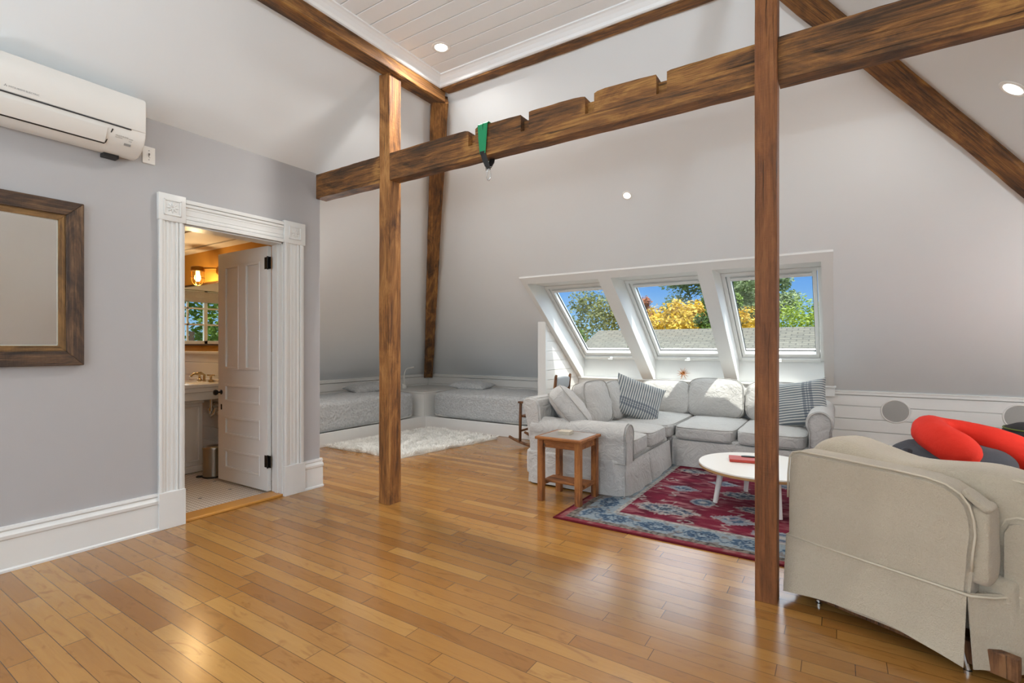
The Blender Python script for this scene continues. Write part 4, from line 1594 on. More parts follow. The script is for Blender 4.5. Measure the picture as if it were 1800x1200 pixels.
# ------------------------------------------------------------------ side table with a tile on top
def side_table():
    x0, x1, y0, y1, H = -2.055, -1.645, 3.485, 3.875, 0.52
    M_oak = make_beam('brown_oak', [(92, 50, 18), (130, 76, 30), (156, 96, 42), (172, 112, 54)], axis=2)
    M_oakx = make_beam('brown_oak_flat', [(92, 50, 18), (130, 76, 30), (156, 96, 42), (172, 112, 54)], axis=0)
    t = thing('side_table', 'small square mission style wooden side table beside the sofa arm', 'side table', (-1.85, 3.68, 0))
    l = lambda x, y: (x + 1.85, y - 3.68)
    b = B()
    b.box(-0.205, 0.205, -0.195, 0.195, H - 0.022, H, 0.004)
    b.make('table_top', M_oakx, t)
    b = B()
    b.box(-0.178, 0.178, -0.168, 0.168, H, H + 0.002)
    b.make('top_inlay', plain('grey_stone_inlay', (150, 144, 138), 0.3, nscale=12, namp=0.15), t)['label'] = 'grey inlaid top panel'
    for sx in (-1, 1):
        for sy in (-1, 1):
            b = B()
            b.box(sx * 0.165 - 0.024, sx * 0.165 + 0.024, sy * 0.155 - 0.024, sy * 0.155 + 0.024, 0, H - 0.022, 0.003)
            b.make('leg', M_oak, t)
    b = B()
    for sy in (-1, 1):
        b.box(-0.145, 0.145, sy * 0.155 - 0.008, sy * 0.155 + 0.008, H - 0.085, H - 0.022, 0.001)
    for sx in (-1, 1):
        b.box(sx * 0.165 - 0.008, sx * 0.165 + 0.008, -0.135, 0.135, H - 0.085, H - 0.022, 0.001)
    b.make('apron', M_oakx, t)
    b = B()
    b.box(-0.185, 0.185, -0.085, 0.085, 0.135, 0.155, 0.003)
    for sx in (-1, 1):
        b.box(sx * 0.165 - 0.01, sx * 0.165 + 0.01, -0.135, 0.135, 0.118, 0.15, 0.002)
    b.make('shelf', M_oakx, t)
    c = thing('coaster_stack', 'stack of pale square coasters on the side table', 'coasters', (-1.885, 3.70, H + 0.0025), (0, 0, R(4)))
    for k in range(3):
        b = B()
        b.box(-0.05, 0.05, -0.05, 0.05, k * 0.0095, k * 0.0095 + 0.008, 0.001)
        b.make('coaster', plain('coaster_stone', (196, 186, 168), 0.5, nscale=40, namp=0.08), c, rot=(0, 0, R(k * 3)))
side_table()

# ------------------------------------------------------------------ round coffee table
def coffee_table():
    cx, cy, H, Rr = -0.505, 4.35, 0.308, 0.46
    t = thing('coffee_table', 'low round white coffee table with a pale plywood edge on the red rug', 'coffee table', (cx, cy, 0.0105))
    b = B()
    b.lathe([(0, H), (Rr - 0.003, H), (Rr - 0.0005, H - 0.003), (Rr - 0.0005, H - 0.012), (0, H - 0.012)], 72)
    b.make('table_top', plain('white_laminate', (232, 228, 220), 0.3), t, smooth=True, auto=30)
    b = B()
    b.lathe([(0, H - 0.0125), (Rr, H - 0.0125), (Rr - 0.002, H - 0.03), (Rr - 0.012, H - 0.034), (0, H - 0.034)], 72)
    b.make('plywood_edge', plain('plywood_edge', (176, 136, 88), 0.45, nscale=30, namp=0.1), t, smooth=True, auto=30)
    for (x, y) in ((-0.817, 4.196), (-0.661, 4.664), (-0.193, 4.504), (-0.349, 4.036)):
        dx, dy = x - cx, y - cy
        b = B()
        b.tube([(dx, dy, 0), (dx * 0.86, dy * 0.86, H - 0.034)], [0.017, 0.024], 20)
        b.make('leg', plain('white_leg_paint', (230, 227, 221), 0.4) if 'white_leg_paint' not in bpy.data.materials else bpy.data.materials['white_leg_paint'], t, smooth=True, auto=40)
    c = thing('tablet_case', 'red tablet case lying on the round white table', 'tablet', (-0.63, 4.42, H + 0.0115), (0, 0, R(12)))
    b = B()
    b.box(-0.12, 0.12, -0.085, 0.085, 0, 0.022, 0.004)
    b.make('case', plain('red_case', (176, 58, 44), 0.5), c)
    b = B()
    b.soft(0.06, 0.02, 0.006, n=6, e=3, M=Matrix.Translation((0.03, 0.05, 0.026)))
    b.make('strap', M_dark, c, smooth=True)
coffee_table()

# ------------------------------------------------------------------ rugs
def vnoise(x, y, s, seed):
    rs = np.random.RandomState(seed)
    g = rs.rand(257, 257)
    u, v = (x * s) % 256, (y * s) % 256
    i, j = np.floor(u).astype(int), np.floor(v).astype(int)
    fu, fv = u - i, v - j
    fu, fv = fu * fu * (3 - 2 * fu), fv * fv * (3 - 2 * fv)
    return (g[i, j] * (1 - fu) * (1 - fv) + g[i + 1, j] * fu * (1 - fv) + g[i, j + 1] * (1 - fu) * fv + g[i + 1, j + 1] * fu * fv)

def red_rug():
    x0, x1, y0, y1 = -1.735, 0.95, 3.205, 6.1
    st = 0.0085
    nx, ny = int((x1 - x0) / st), int((y1 - y0) / st)
    gx, gy = np.meshgrid(np.linspace(x0, x1, nx), np.linspace(y0, y1, ny), indexing='ij')
    d = np.minimum(np.minimum(gx - x0, x1 - gx), np.minimum(gy - y0, y1 - gy))
    along = np.where(np.minimum(gx - x0, x1 - gx) < np.minimum(gy - y0, y1 - gy), gy, gx)
    def C3(c):
        return np.array(s2l(c))
    n1 = vnoise(gx, gy, 9, 1)
    n2 = vnoise(gx, gy, 28, 2)
    n3 = vnoise(gx, gy, 70, 3)
    strk = vnoise(gx * 0.5, gy, 26, 4) * 0.6 + vnoise(gx * 0.35, gy, 60, 5) * 0.4
    def lerp(a, b, t):
        t = np.clip(t, 0, 1)[..., None]
        return a * (1 - t) + b * t
    red, deep, rose = C3((134, 38, 62)), C3((96, 24, 46)), C3((186, 128, 132))
    cream, blue, navy, ice = C3((196, 192, 184)), C3((62, 92, 122)), C3((34, 52, 80)), C3((164, 178, 186))
    f = np.broadcast_to(red, gx.shape + (3,)).copy()
    f = lerp(f, deep, (n1 - 0.45) * 2.2)
    f = lerp(f, rose, (strk - 0.52) * 2.6 * (0.4 + n1))
    # motifs woven in the field
    mot = [(-1.10, 3.82, .26, .13, 0), (-1.134, 4.457, .15, .09, 1), (-0.9, 4.142, .10, .10, 2), (-0.86, 4.80, .13, .08, 1), (-0.66, 4.50, .2, .10, 0),
           (-1.193, 5.119, .17, .08, 0), (-0.62, 3.84, .15, .11, 1), (-0.50, 4.15, .17, .09, 0), (-1.38, 4.05, .07, .06, 3), (-1.3, 4.70, .09, .06, 3),
           (-0.30, 3.66, .2, .11, 2), (0.1, 3.9, .2, .1, 0), (-0.1, 4.4, .15, .1, 2), (0.3, 4.6, .2, .1, 0), (-0.35, 5.0, .2, .08, 1), (-0.9, 3.62, .07, .05, 3),
           (-1.36, 5.02, .08, .05, 3), (-1.35, 4.35, .10, .04, 3), (-0.75, 5.15, .18, .07, 0), (0.4, 3.7, .15, .09, 1)]
    rs = np.random.RandomState(5)
    for (cx, cy, a, b_, k) in mot:
        u, v = np.abs(gx - cx) / a, np.abs(gy - cy) / b_
        jag = 0.22 * (np.abs(((gx - cx) * 42) % 1 - 0.5) + np.abs(((gy - cy) * 42) % 1 - 0.5))
        r = u + v * 0.9 + jag - 0.15 + 0.25 * (n3 - 0.5)
        r2 = np.maximum(u, v)
        if k == 0:
            s = np.minimum(r, r2 * 1.25 + jag)
            f = lerp(f, cream, (s < 1.0) * (0.6 + 0.4 * n2))
            f = lerp(f, blue, (np.abs(s - 0.66) < 0.15) * (n3 > 0.35) * 0.8)
            f = lerp(f, ice, (s < 0.40) * 0.8)
            f = lerp(f, navy, ((s < 0.20) | ((np.sin(gx * 60) * np.sin(gy * 60) > 0.45) & (s < 0.8))) * 0.8)
        elif k == 1:
            f = lerp(f, ice, (r < 1.0) * (0.5 + 0.5 * n2))
            f = lerp(f, blue, (r < 0.55) * (n3 > 0.45) * 0.9)
        elif k == 2:
            rr = np.sqrt(u * u + v * v) + jag * 0.7
            f = lerp(f, ice, (rr < 1.0) * (0.6 + 0.4 * n2))
            f = lerp(f, blue, (np.abs(rr - 0.6) < 0.14) * 0.8)
            f = lerp(f, cream, (rr < 0.3) * 0.9)
        else:
            f = lerp(f, cream, ((np.abs(r - 0.7) < 0.18) & (n3 > 0.3)) * 0.8)
    # little twigs
    for k in range(34):
        cx, cy = rs.uniform(-1.35, 0.6), rs.uniform(3.6, 5.3)
        ang = rs.uniform(0, PI)
        u = (gx - cx) * math.cos(ang) + (gy - cy) * math.sin(ang)
        v = -(gx - cx) * math.sin(ang) + (gy - cy) * math.cos(ang)
        m = ((np.abs(v - 0.02 * np.sin(u * 50)) < 0.006) & (np.abs(u) < 0.06)) | ((np.abs(np.abs(u) - 0.05) < 0.007) & (np.abs(v) < 0.03))
        f = lerp(f, cream, m * 0.7)
    col = f
    # borders, from the inside out
    def band(lo, hi, c):
        m = (d >= lo) & (d < hi)
        col[m] = c[m]
    w1 = lerp(np.broadcast_to(cream, col.shape).copy(), C3((120, 120, 124)), (n3 - 0.4) * 1.6)
    band(0.325, 0.365, w1)
    bb = np.broadcast_to(ice, col.shape).copy() * 0.9
    ph = (along * 1.0 / 0.30)
    cellp = np.abs((ph % 1) - 0.5) * 0.30
    dd = (d - 0.215)
    rr = np.sqrt((cellp / 0.115) ** 2 + (dd / 0.075) ** 2) + 0.5 * (n3 - 0.5) + 0.3 * (n2 - 0.5)
    bb = lerp(bb, blue, (rr < 1.0) * 0.9)
    bb = lerp(bb, navy, ((rr < 0.8) & (n3 > 0.52)) * 0.8)
    bb = lerp(bb, ice, ((rr < 0.30) | (np.abs(rr - 0.62) < 0.05)) * 0.8)
    bb = lerp(bb, C3((128, 104, 92)), ((rr > 1.25) & (n2 > 0.62)) * 0.6)
    bb = lerp(bb, blue, ((np.sin(along * 44) * 0.05 - dd) ** 2 < 0.00008) * 0.8)
    band(0.115, 0.325, bb)
    w2 = lerp(np.broadcast_to(C3((150, 142, 132)), col.shape).copy(), C3((74, 66, 66)), (n3 - 0.35) * 2.0)
    band(0.065, 0.115, w2)
    w3 = lerp(np.broadcast_to(C3((150, 62, 74)), col.shape).copy(), C3((176, 128, 122)), (n2 - 0.4) * 1.5)
    band(0.018, 0.065, w3)
    band(-1, 0.018, np.broadcast_to(C3((112, 28, 38)), col.shape))
    # mesh: top sheet of quads with a woven edge
    verts = np.stack([gx, gy, np.full_like(gx, 0.009) + 0.0006 * (n3 - 0.5)], -1).reshape(-1, 3)
    idx = np.arange(nx * ny).reshape(nx, ny)
    q = np.stack([idx[:-1, :-1], idx[1:, :-1], idx[1:, 1:], idx[:-1, 1:]], -1).reshape(-1, 4)
    loop = np.concatenate([idx[:, 0], idx[-1, 1:], idx[-2::-1, -1], idx[0, -2:0:-1]])
    low = verts[loop].copy()
    low[:, 2] = 0.0005
    base = len(verts)
    n = len(loop)
    side = np.stack([loop, base + np.arange(n), base + (np.arange(n) + 1) % n, np.roll(loop, -1)], -1)
    allv = np.concatenate([verts, low])
    allf = np.concatenate([q, side])
    me = bpy.data.meshes.new('area_rug')
    me.vertices.add(len(allv))
    me.vertices.foreach_set('co', allv.ravel())
    me.loops.add(len(allf) * 4)
    me.loops.foreach_set('vertex_index', allf.ravel().astype(np.int32))
    me.polygons.add(len(allf))
    me.polygons.foreach_set('loop_start', np.arange(len(allf), dtype=np.int32) * 4)
    me.update(calc_edges=True)
    ca = me.color_attributes.new('weave', 'FLOAT_COLOR', 'POINT')
    cc = np.ones((len(allv), 4))
    cc[:len(verts), :3] = col.reshape(-1, 3)
    cc[len(verts):, :3] = C3((100, 26, 36))
    ca.data.foreach_set('color', cc.ravel())
    me.materials.append(make_attr('woven_rug', 'weave'))
    o = link('area_rug', me)
    tag(o, 'faded red and blue oriental style rug under the coffee table', 'rug')
red_rug()

def fur_rug():
    c = [Vector((-5.24, 3.90, 0)), Vector((-4.06, 3.93, 0)), Vector((-3.82, 5.50, 0)), Vector((-5.10, 5.58, 0))]
    t = thing('fur_rug', 'white shaggy sheepskin style rug between the two beds', 'rug', (-4.55, 4.7, 0.0))
    O = Vector((-4.55, 4.7, 0))
    def pt(u, v):
        return (c[0] * (1 - u) + c[1] * u) * (1 - v) + (c[3] * (1 - u) + c[2] * u) * v
    b = B()
    rng = random.Random(3)
    pts = []
    for k in range(4):
        for s in range(10):
            p = c[k].lerp(c[(k + 1) % 4], s / 10)
            ctr = Vector((-4.55, 4.7, 0))
            pts.append(p + (p - ctr).normalized() * rng.uniform(-0.03, 0.015) - O)
    b.prism([(p.x, p.y, 0.001) for p in pts], (0, 0, 0.012))
    b.make('hide', plain('hide_white', (226, 222, 212), 0.9), t)
    verts, faces = [], []
    for k in range(26000):
        u, v = rng.random(), rng.random()
        p = pt(u, v) - O
        p.x += rng.uniform(-.015, .015)
        p.y += rng.uniform(-.015, .015)
        p.z = 0.012
        clump = Vector((noise.noise(Vector((p.x * 9, p.y * 9, 0))), noise.noise(Vector((p.x * 9, p.y * 9, 7))), 0)) * 0.05
        edge = Vector((u - 0.5, v - 0.5, 0))
        if max(abs(edge.x), abs(edge.y)) > 0.47:
            clump += (pt(u, v) - Vector((-4.55, 4.7, 0))).normalized() * 0.03
        h = rng.uniform(0.025, 0.05)
        d1 = clump * 0.5 + Vector((rng.uniform(-.01, .01), rng.uniform(-.01, .01), h * 0.65))
        d2 = clump + Vector((rng.uniform(-.018, .018), rng.uniform(-.018, .018), h))
        a = rng.uniform(0, PI)
        w = Vector((math.cos(a), math.sin(a), 0)) * 0.0028
        i = len(verts)
        verts += [p - w, p + w, p + d1 + w * 0.8, p + d1 - w * 0.8, p + d2]
        faces += [(i, i + 1, i + 2, i + 3), (i + 3, i + 2, i + 4)]
    me = bpy.data.meshes.new('pile')
    me.from_pydata([tuple(x) for x in verts], [], faces)
    m = plain('white_fur', (246, 244, 238), 0.8, nscale=30, namp=0.06, sheen=0.3)
    me.materials.append(m)
    o = link('pile', me, t)
    o['kind'] = 'stuff'
fur_rug()

# ------------------------------------------------------------------ built in beds
def platform():
    t = thing('bed_platform', 'low white built-in platform running under both beds', 'bed platform', (-5.3, 5.7, 0))
    b = B()
    x, y = -5.3, 5.7
    b.box(-6.365 - x, -5.3 - x, 2.86 - y, 5.70 - y, 0, 0.155, 0.002)
    b.box(-6.365 - x, -3.40 - x, 5.70 - y, 6.92 - y, 0, 0.155, 0.002)
    b.make('deck', M_white, t)
    b = B()
    b.box(-5.312 - x, -5.296 - x, 2.86 - y, 5.705 - y, 0.0, 0.172, 0.004)
    b.box(-5.312 - x, -3.40 - x, 5.694 - y, 5.71 - y, 0.0, 0.172, 0.004)
    b.make('front_board', M_white, t)
    t = thing('corner_box', 'white corner box between the heads of the two beds', 'cabinet', (-5.86, 6.3, 0.156))
    b = B()
    b.box(-0.50, 0.50, -0.58, 0.60, 0.0, 0.355, 0.004)
    b.make('carcass', M_ship, t)
    b = B()
    b.box(-0.505, 0.508, -0.588, 0.60, 0.356, 0.374, 0.004)
    b.make('top_board', M_ship, t)
platform()

def bed(name, label, c, hx, hy, seed, headdir):
    t = thing(name, label, 'bed', (c[0], c[1], 0.157))
    b = B()
    def post_(p, x, y, z):
        # quilt hangs to the sides, wider near the bottom and wrinkled
        if z < 0.4:
            k = 1 + 0.015 * noise.noise(Vector((p.x * 4, p.y * 4, seed)))
            p.x *= k
            p.y *= k
        p.z += 0.012 * noise.noise(Vector((p.x * 3.2, p.y * 3.2, seed * 2.1))) * (1 if z > 0 else 0)
        return p
    b.soft(hx, hy, 0.195, n=34, e=9, crown=0.02, wr=0.008, fr=6, seed=seed, M=Matrix.Translation((0, 0, 0.20)), post=post_)
    b.make('quilt', M_quilt, t, smooth=True)
    b = B()
    b.soft(hx - 0.02, hy - 0.02, 0.14, n=8, e=14, M=Matrix.Translation((0, 0, 0.145)))
    b.make('mattress', plain('mattress_white', (225, 223, 218), 0.9), t, smooth=True)
    return t
bed('low_bed', 'low bed with grey quilt along the wall left of the fur rug', (-5.83, 4.22), 0.475, 1.38, 3, 1)
bed('low_bed', 'low bed with grey quilt along the wall behind the fur rug', (-4.36, 6.32), 0.90, 0.565, 8, 0)
throw_pillow('bed_pillow', 'flat grey pillow on the bed partly behind the timber post', M_quilt, 0.62, 0.42, 0.13, (-5.93, 5.12, 0.618), (R(6), R(-4), R(80)), 9)
throw_pillow('bed_pillow', 'flat grey pillow on the far bed next to the corner box', M_quilt, 0.64, 0.44, 0.13, (-4.90, 6.36, 0.615), (R(5), R(3), R(6)), 11)

# reading lamp on the corner box
def reading_lamp():
    t = thing('reading_lamp', 'small white gooseneck lamp on the corner box between the beds', 'lamp', (-6.08, 6.02, 0.531))
    b = B()
    b.box(-0.035, 0.035, -0.03, 0.03, 0, 0.05, 0.01)
    b.soft(0.045, 0.03, 0.022, n=6, e=3, M=Matrix.Translation((0, 0, 0.055)) @ Matrix.Rotation(0.4, 4, 'Y'))
    b.make('clamp', M_plastic, t, smooth=True, auto=40)
    b = B()
    b.tube([(0, 0, 0.05), (0.0, 0, 0.15), (0.01, 0, 0.25), (0.035, 0.005, 0.315), (0.08, 0.01, 0.345), (0.11, 0.01, 0.35)], 0.008, 8)
    b.make('neck', M_plastic, t, smooth=True)
    b = B()
    b.soft(0.06, 0.032, 0.013, n=6, e=3, M=Matrix.Translation((0.145, 0.012, 0.352)) @ Matrix.Rotation(-0.15, 4, 'Y'))
    b.make('lamp_head', M_plastic, t, smooth=True)
reading_lamp()

# ------------------------------------------------------------------ small rocking chair behind the sofa
def rocking_chair():
    W = make_beam('chair_wood', [(64, 38, 20), (96, 60, 32), (122, 80, 46), (140, 98, 60)], axis=2)
    t = thing('rocking_chair', 'wooden rocking chair with a pale headrest cloth standing behind the sofa', 'chair', (-2.9, 5.46, 0), (0, 0, 0))
    # faces -x ; width along y
    for s in (-1, 1):
        b = B()
        y = s * 0.185
        b.tube([(0.02, y, 0.05), (-0.01, y, 0.40), (0.06, y, 0.66), (0.085, y, 0.88), (0.092, y, 0.90)], [0.020, 0.021, 0.019, 0.017, 0.012], 10)
        b.make('back_post', W, t, smooth=True)
        b = B()
        b.tube([(-0.42, y, 0.045), (-0.415, y, 0.37), (-0.41, y, 0.54)], [0.017, 0.02, 0.018], 10)
        b.make('front_leg', W, t, smooth=True)
        b = B()
        pts = [(-0.58 + 0.8 * k / 10, y, 0.018 + 0.35 * ((k / 10 - 0.5) ** 2)) for k in range(11)]
        b.tube(pts, 0.017, 8)
        b.make('rocker', W, t, smooth=True)
        b = B()
        b.box(-0.44, 0.04, y - 0.025, y + 0.025, 0.535, 0.558, 0.006)
        b.make('armrest', W, t)
    b = B()
    b.box(-0.43, 0.01, -0.18, 0.18, 0.36, 0.385, 0.006)
    b.make('seat', W, t)
    b = B()
    for k in range(5):
        y = -0.13 + 0.065 * k
        b.tube([(-0.005, y, 0.385), (0.055, y, 0.64), (0.078, y, 0.80)], 0.008, 6)
    b.make('spindles', W, t, smooth=True)
    b = B()
    b.box(-0.42, -0.40, -0.18, 0.18, 0.18, 0.205, 0.004)
    b.make('stretcher', W, t)
    b = B()
    b.box(0.0, 0.02, -0.18, 0.18, 0.18, 0.205, 0.004)
    b.make('stretcher', W, t)
    b = B()
    b.soft(0.022, 0.165, 0.075, n=8, e=5, wr=0.004, M=Matrix.Translation((0.075, 0, 0.80)) @ Matrix.Rotation(R(8), 4, 'Y'))
    b.make('headrest_cloth', plain('pale_cloth', (190, 196, 200), 0.9), t, smooth=True)
rocking_chair()

# ------------------------------------------------------------------ gold starburst on the sill
def star():
    t = thing('starburst', 'small spiky gold starburst ornament on the skylight sill', 'ornament', (-1.752, 6.895, 0.876))
    rng = random.Random(4)
    M_gs = plain('rose_gold', (188, 124, 72), 0.28, 1.0)
    k = 0
    b = B()
    N = 18
    for k in range(N):
        z = 1 - 2 * (k + 0.5) / N
        r = math.sqrt(1 - z * z)
        a = k * 2.39996
        d = Vector((r * math.cos(a) * 1.0, r * math.sin(a) * 0.42, z * 0.95))
        b.tube([(0, 0, 0), d * 0.03, d * rng.uniform(0.085, 0.105)], [0.005, 0.0045, 0.0008], 5)
    b.soft(0.012, 0.012, 0.012, n=4, e=2)
    b.make('spikes', M_gs, t, smooth=True)
star()

# ------------------------------------------------------------------ round in-wall speakers
for x, z, lab in ((0.526, 0.525, 'round grey in-wall speaker set in the white boards beyond the beige armchair'),
                  (1.515, 0.535, 'round grey in-wall speaker cut by the edge of the picture')):
    t = thing('wall_speaker', lab, 'speaker', (x, 6.931, z))
    mx = Matrix.Rotation(PI / 2, 4, 'X')
    b = B()
    b.lathe([(0.118, -0.001), (0.118, 0.008), (0.123, 0.011), (0.130, 0.008), (0.133, -0.001)], 56, mx)
    b.make('rim', M_plastic, t, smooth=True)
    b = B()
    b.lathe([(0, 0.006), (0.119, 0.006), (0.119, 0.0), (0, 0.0)], 56, mx)
    b.make('grille', plain('speaker_mesh', (164, 161, 155), 0.7, nscale=300, namp=0.15, bump=0.2, bscale=500), t, smooth=True, auto=40)

# ------------------------------------------------------------------ beige armchair in front on the right
def armchair():
    A = Vector((-0.212, 2.823, 0))
    e = Vector((0.8992, -0.4375, 0)).normalized()
    ang = math.atan2(e.y, e.x)
    t = thing('armchair', 'large armchair in a beige quilted slipcover, its back turned, beside the reddish brown post', 'armchair', A, (0, 0, ang))
    # local: x = across the back, y = towards the seat front, z up
    def shell(name, y0, th, o, rd, welt=True):
        b = B()
        b.prism([(x, y0, z) for x, z in o], (0, th, 0))
        bmesh.ops.bevel(b.bm, geom=[q for q in b.bm.edges if abs(q.verts[0].co.y - q.verts[1].co.y) < 1e-5], offset=rd, segments=3, affect='EDGES')
        ob = b.make(name, M_mat, t, smooth=True, auto=45)
        if welt:
            b = B()
            b.tube([(x, y0 + 0.004, z) for x, z in o[1:-1]], 0.0042, 6)
            b.make('piping', M_mat_welt, ob, smooth=True)
        return ob
    ht = 0.738
    shell('backrest', 0.0, 0.15, [(0.0, 0.30), (0.0, 0.50), (0.002, 0.62), (0.010, ht - 0.035), (0.026, ht - 0.010), (0.06, ht), (0.25, ht - 0.003), (0.45, ht - 0.008), (0.56, ht - 0.014), (0.625, ht - 0.028), (0.668, ht - 0.055), (0.693, ht - 0.09), (0.706, ht - 0.14), (0.711, 0.54), (0.703, 0.46), (0.700, 0.40), (0.692, 0.30)], 0.016)
    # folded cover pleat at the top corner
    b = B()
    M = Matrix.Translation((0.705, 0.055, ht - 0.075)) @ Matrix.Rotation(R(38), 4, 'Y')
    b.soft(0.052, 0.045, 0.012, n=8, e=5, wr=0.002, M=M)
    b.make('cover_fold', M_mat, t, smooth=True)
    # side of the back running down to the arm
    b = B()
    b.soft(0.035, 0.065, 0.155, n=10, e=5, wr=0.004, seed=3, M=Matrix.Translation((0.712, 0.085, 0.50)))
    b.make('side_panel', M_mat, t, smooth=True)
    # big loose cushion whose wavy top shows above the back
    def wave(p, x, y, z):
        if z > 0:
            u = p.x + 0.43
            h = 0.055 * math.exp(-((u - 0.12) / 0.16) ** 2) - 0.012 * math.exp(-((u - 0.42) / 0.14) ** 2) + 0.012 * math.exp(-((u - 0.70) / 0.14) ** 2)
            p.z += h * min(1, z * 1.6)
        return p
    b = B()
    b.soft(0.45, 0.15, 0.17, n=26, e=4.5, crown=0.004, wr=0.006, fr=5, seed=9, M=Matrix.Translation((0.44, 0.30, 0.575)), post=wave)
    cu = b.make('back_cushion', M_mat, t, smooth=True)
    b = B()
    def topz(u):
        return 0.742 + 0.055 * math.exp(-((u - 0.12) / 0.16) ** 2) - 0.012 * math.exp(-((u - 0.42) / 0.14) ** 2) + 0.012 * math.exp(-((u - 0.70) / 0.14) ** 2)
    for yy, dz in ((0.195, -0.022), (0.405, -0.022)):
        b.tube([(0.44 - 0.43 + 0.02 + u, yy, topz(u) + dz - (0.05 * max(0, (0.06 - u) / 0.06) ** 2) - (0.05 * max(0, (u - 0.76) / 0.06) ** 2)) for u in [k * 0.82 / 30 for k in range(31)]], 0.0045, 6)
    b.make('piping', M_mat_welt, cu, smooth=True)
    # arms reach forward on both sides
    for x0, x1 in ((-0.035, 0.105), (0.735, 0.90)):
        b = B()
        pr = [(x0, 0.10), (x0, 0.54), (x0 + 0.02, 0.585), (x0 + 0.05, 0.60), (x1 - 0.05, 0.60), (x1 - 0.02, 0.585), (x1, 0.54), (x1, 0.10)]
        b.prism([(x, 0.14, z) for x, z in pr], (0, 0.68, 0))
        bmesh.ops.bevel(b.bm, geom=[q for q in b.bm.edges if abs(q.verts[0].co.y - q.verts[1].co.y) < 1e-5], offset=0.02, segments=3, affect='EDGES')
        ob = b.make('arm', M_mat, t, smooth=True, auto=50)
        for yy in (0.815, 0.16):
            b = B()
            b.tube([(x, yy, z) for x, z in pr[1:-1]], 0.0045, 6)
            b.make('piping', M_mat_welt, ob, smooth=True)
    box_cushion('seat_cushion', t, (0.42, 0.60, 0.43), (0.30, 0.24, 0.075), 21, crown=0.02, e=7, mat=M_mat, welt=M_mat_welt, wr=0.004)
    b = B()
    b.soft(0.37, 0.35, 0.12, n=10, e=20, M=Matrix.Translation((0.43, 0.45, 0.25)))
    b.make('base', M_mat, t, smooth=True)
    z = 0.315
    b = B()
    ring = [(-0.03, 0.80, z), (-0.03, 0.16, z), (-0.006, 0.10, z), (-0.004, 0.0, z), (0.35, -0.006, z - 0.002), (0.70, -0.006, z - 0.004), (0.745, 0.07, z - 0.012), (0.79, 0.14, z - 0.006), (0.905, 0.17, z), (0.91, 0.80, z)]
    b.tube(ring, 0.005, 6)
    b.make('skirt_piping', M_mat_welt, t, smooth=True)
    b = B()
    skirt_sheet(b, [(-0.034, 0.82), (-0.034, 0.15), (-0.008, 0.12), (-0.006, 0.0)], 0.045, z, 0.006, 0.008, seed=5)
    skirt_sheet(b, [(0.0, -0.004), (0.688, -0.004)], 0.045, z, 0.03, 0.008, seed=6, lift=0.05)
    skirt_sheet(b, [(0.690, 0.0), (0.745, 0.08), (0.80, 0.15), (0.91, 0.17), (0.91, 0.82)], 0.045, z, 0.03, 0.016, seed=7)
    skirt_sheet(b, [(0.91, 0.83), (-0.034, 0.83)], 0.045, z, 0.02, 0.010, seed=8)
    b.make('skirt', M_mat, t, smooth=True, auto=60)
    for nm_, bx in (('rear', (0.04, 0.82, 0.035, 0.075)), ('front', (0.04, 0.82, 0.74, 0.78))):
        b = B()
        b.box(bx[0], bx[1], bx[2], bx[3], 0.035, 0.12, 0.004)
        b.make('wood_rail', bpy.data.materials['chair_wood'], t)
    for (x, y) in ((0.665, 0.045), (0.1, 0.08), (0.1, 0.72), (0.76, 0.72)):
        b = B()
        b.tube([(x - 0.012, y, 0.11), (x + 0.016, y - 0.014, 0.012)], 0.008, 8)
        b.lathe([(0, 0), (0.014, 0), (0.014, 0.012), (0, 0.012)], 12, Matrix.Translation((x + 0.016, y - 0.014, 0)))
        b.make('foot', M_chrome, t, smooth=True, auto=40)['label'] = 'thin chrome foot'
armchair()

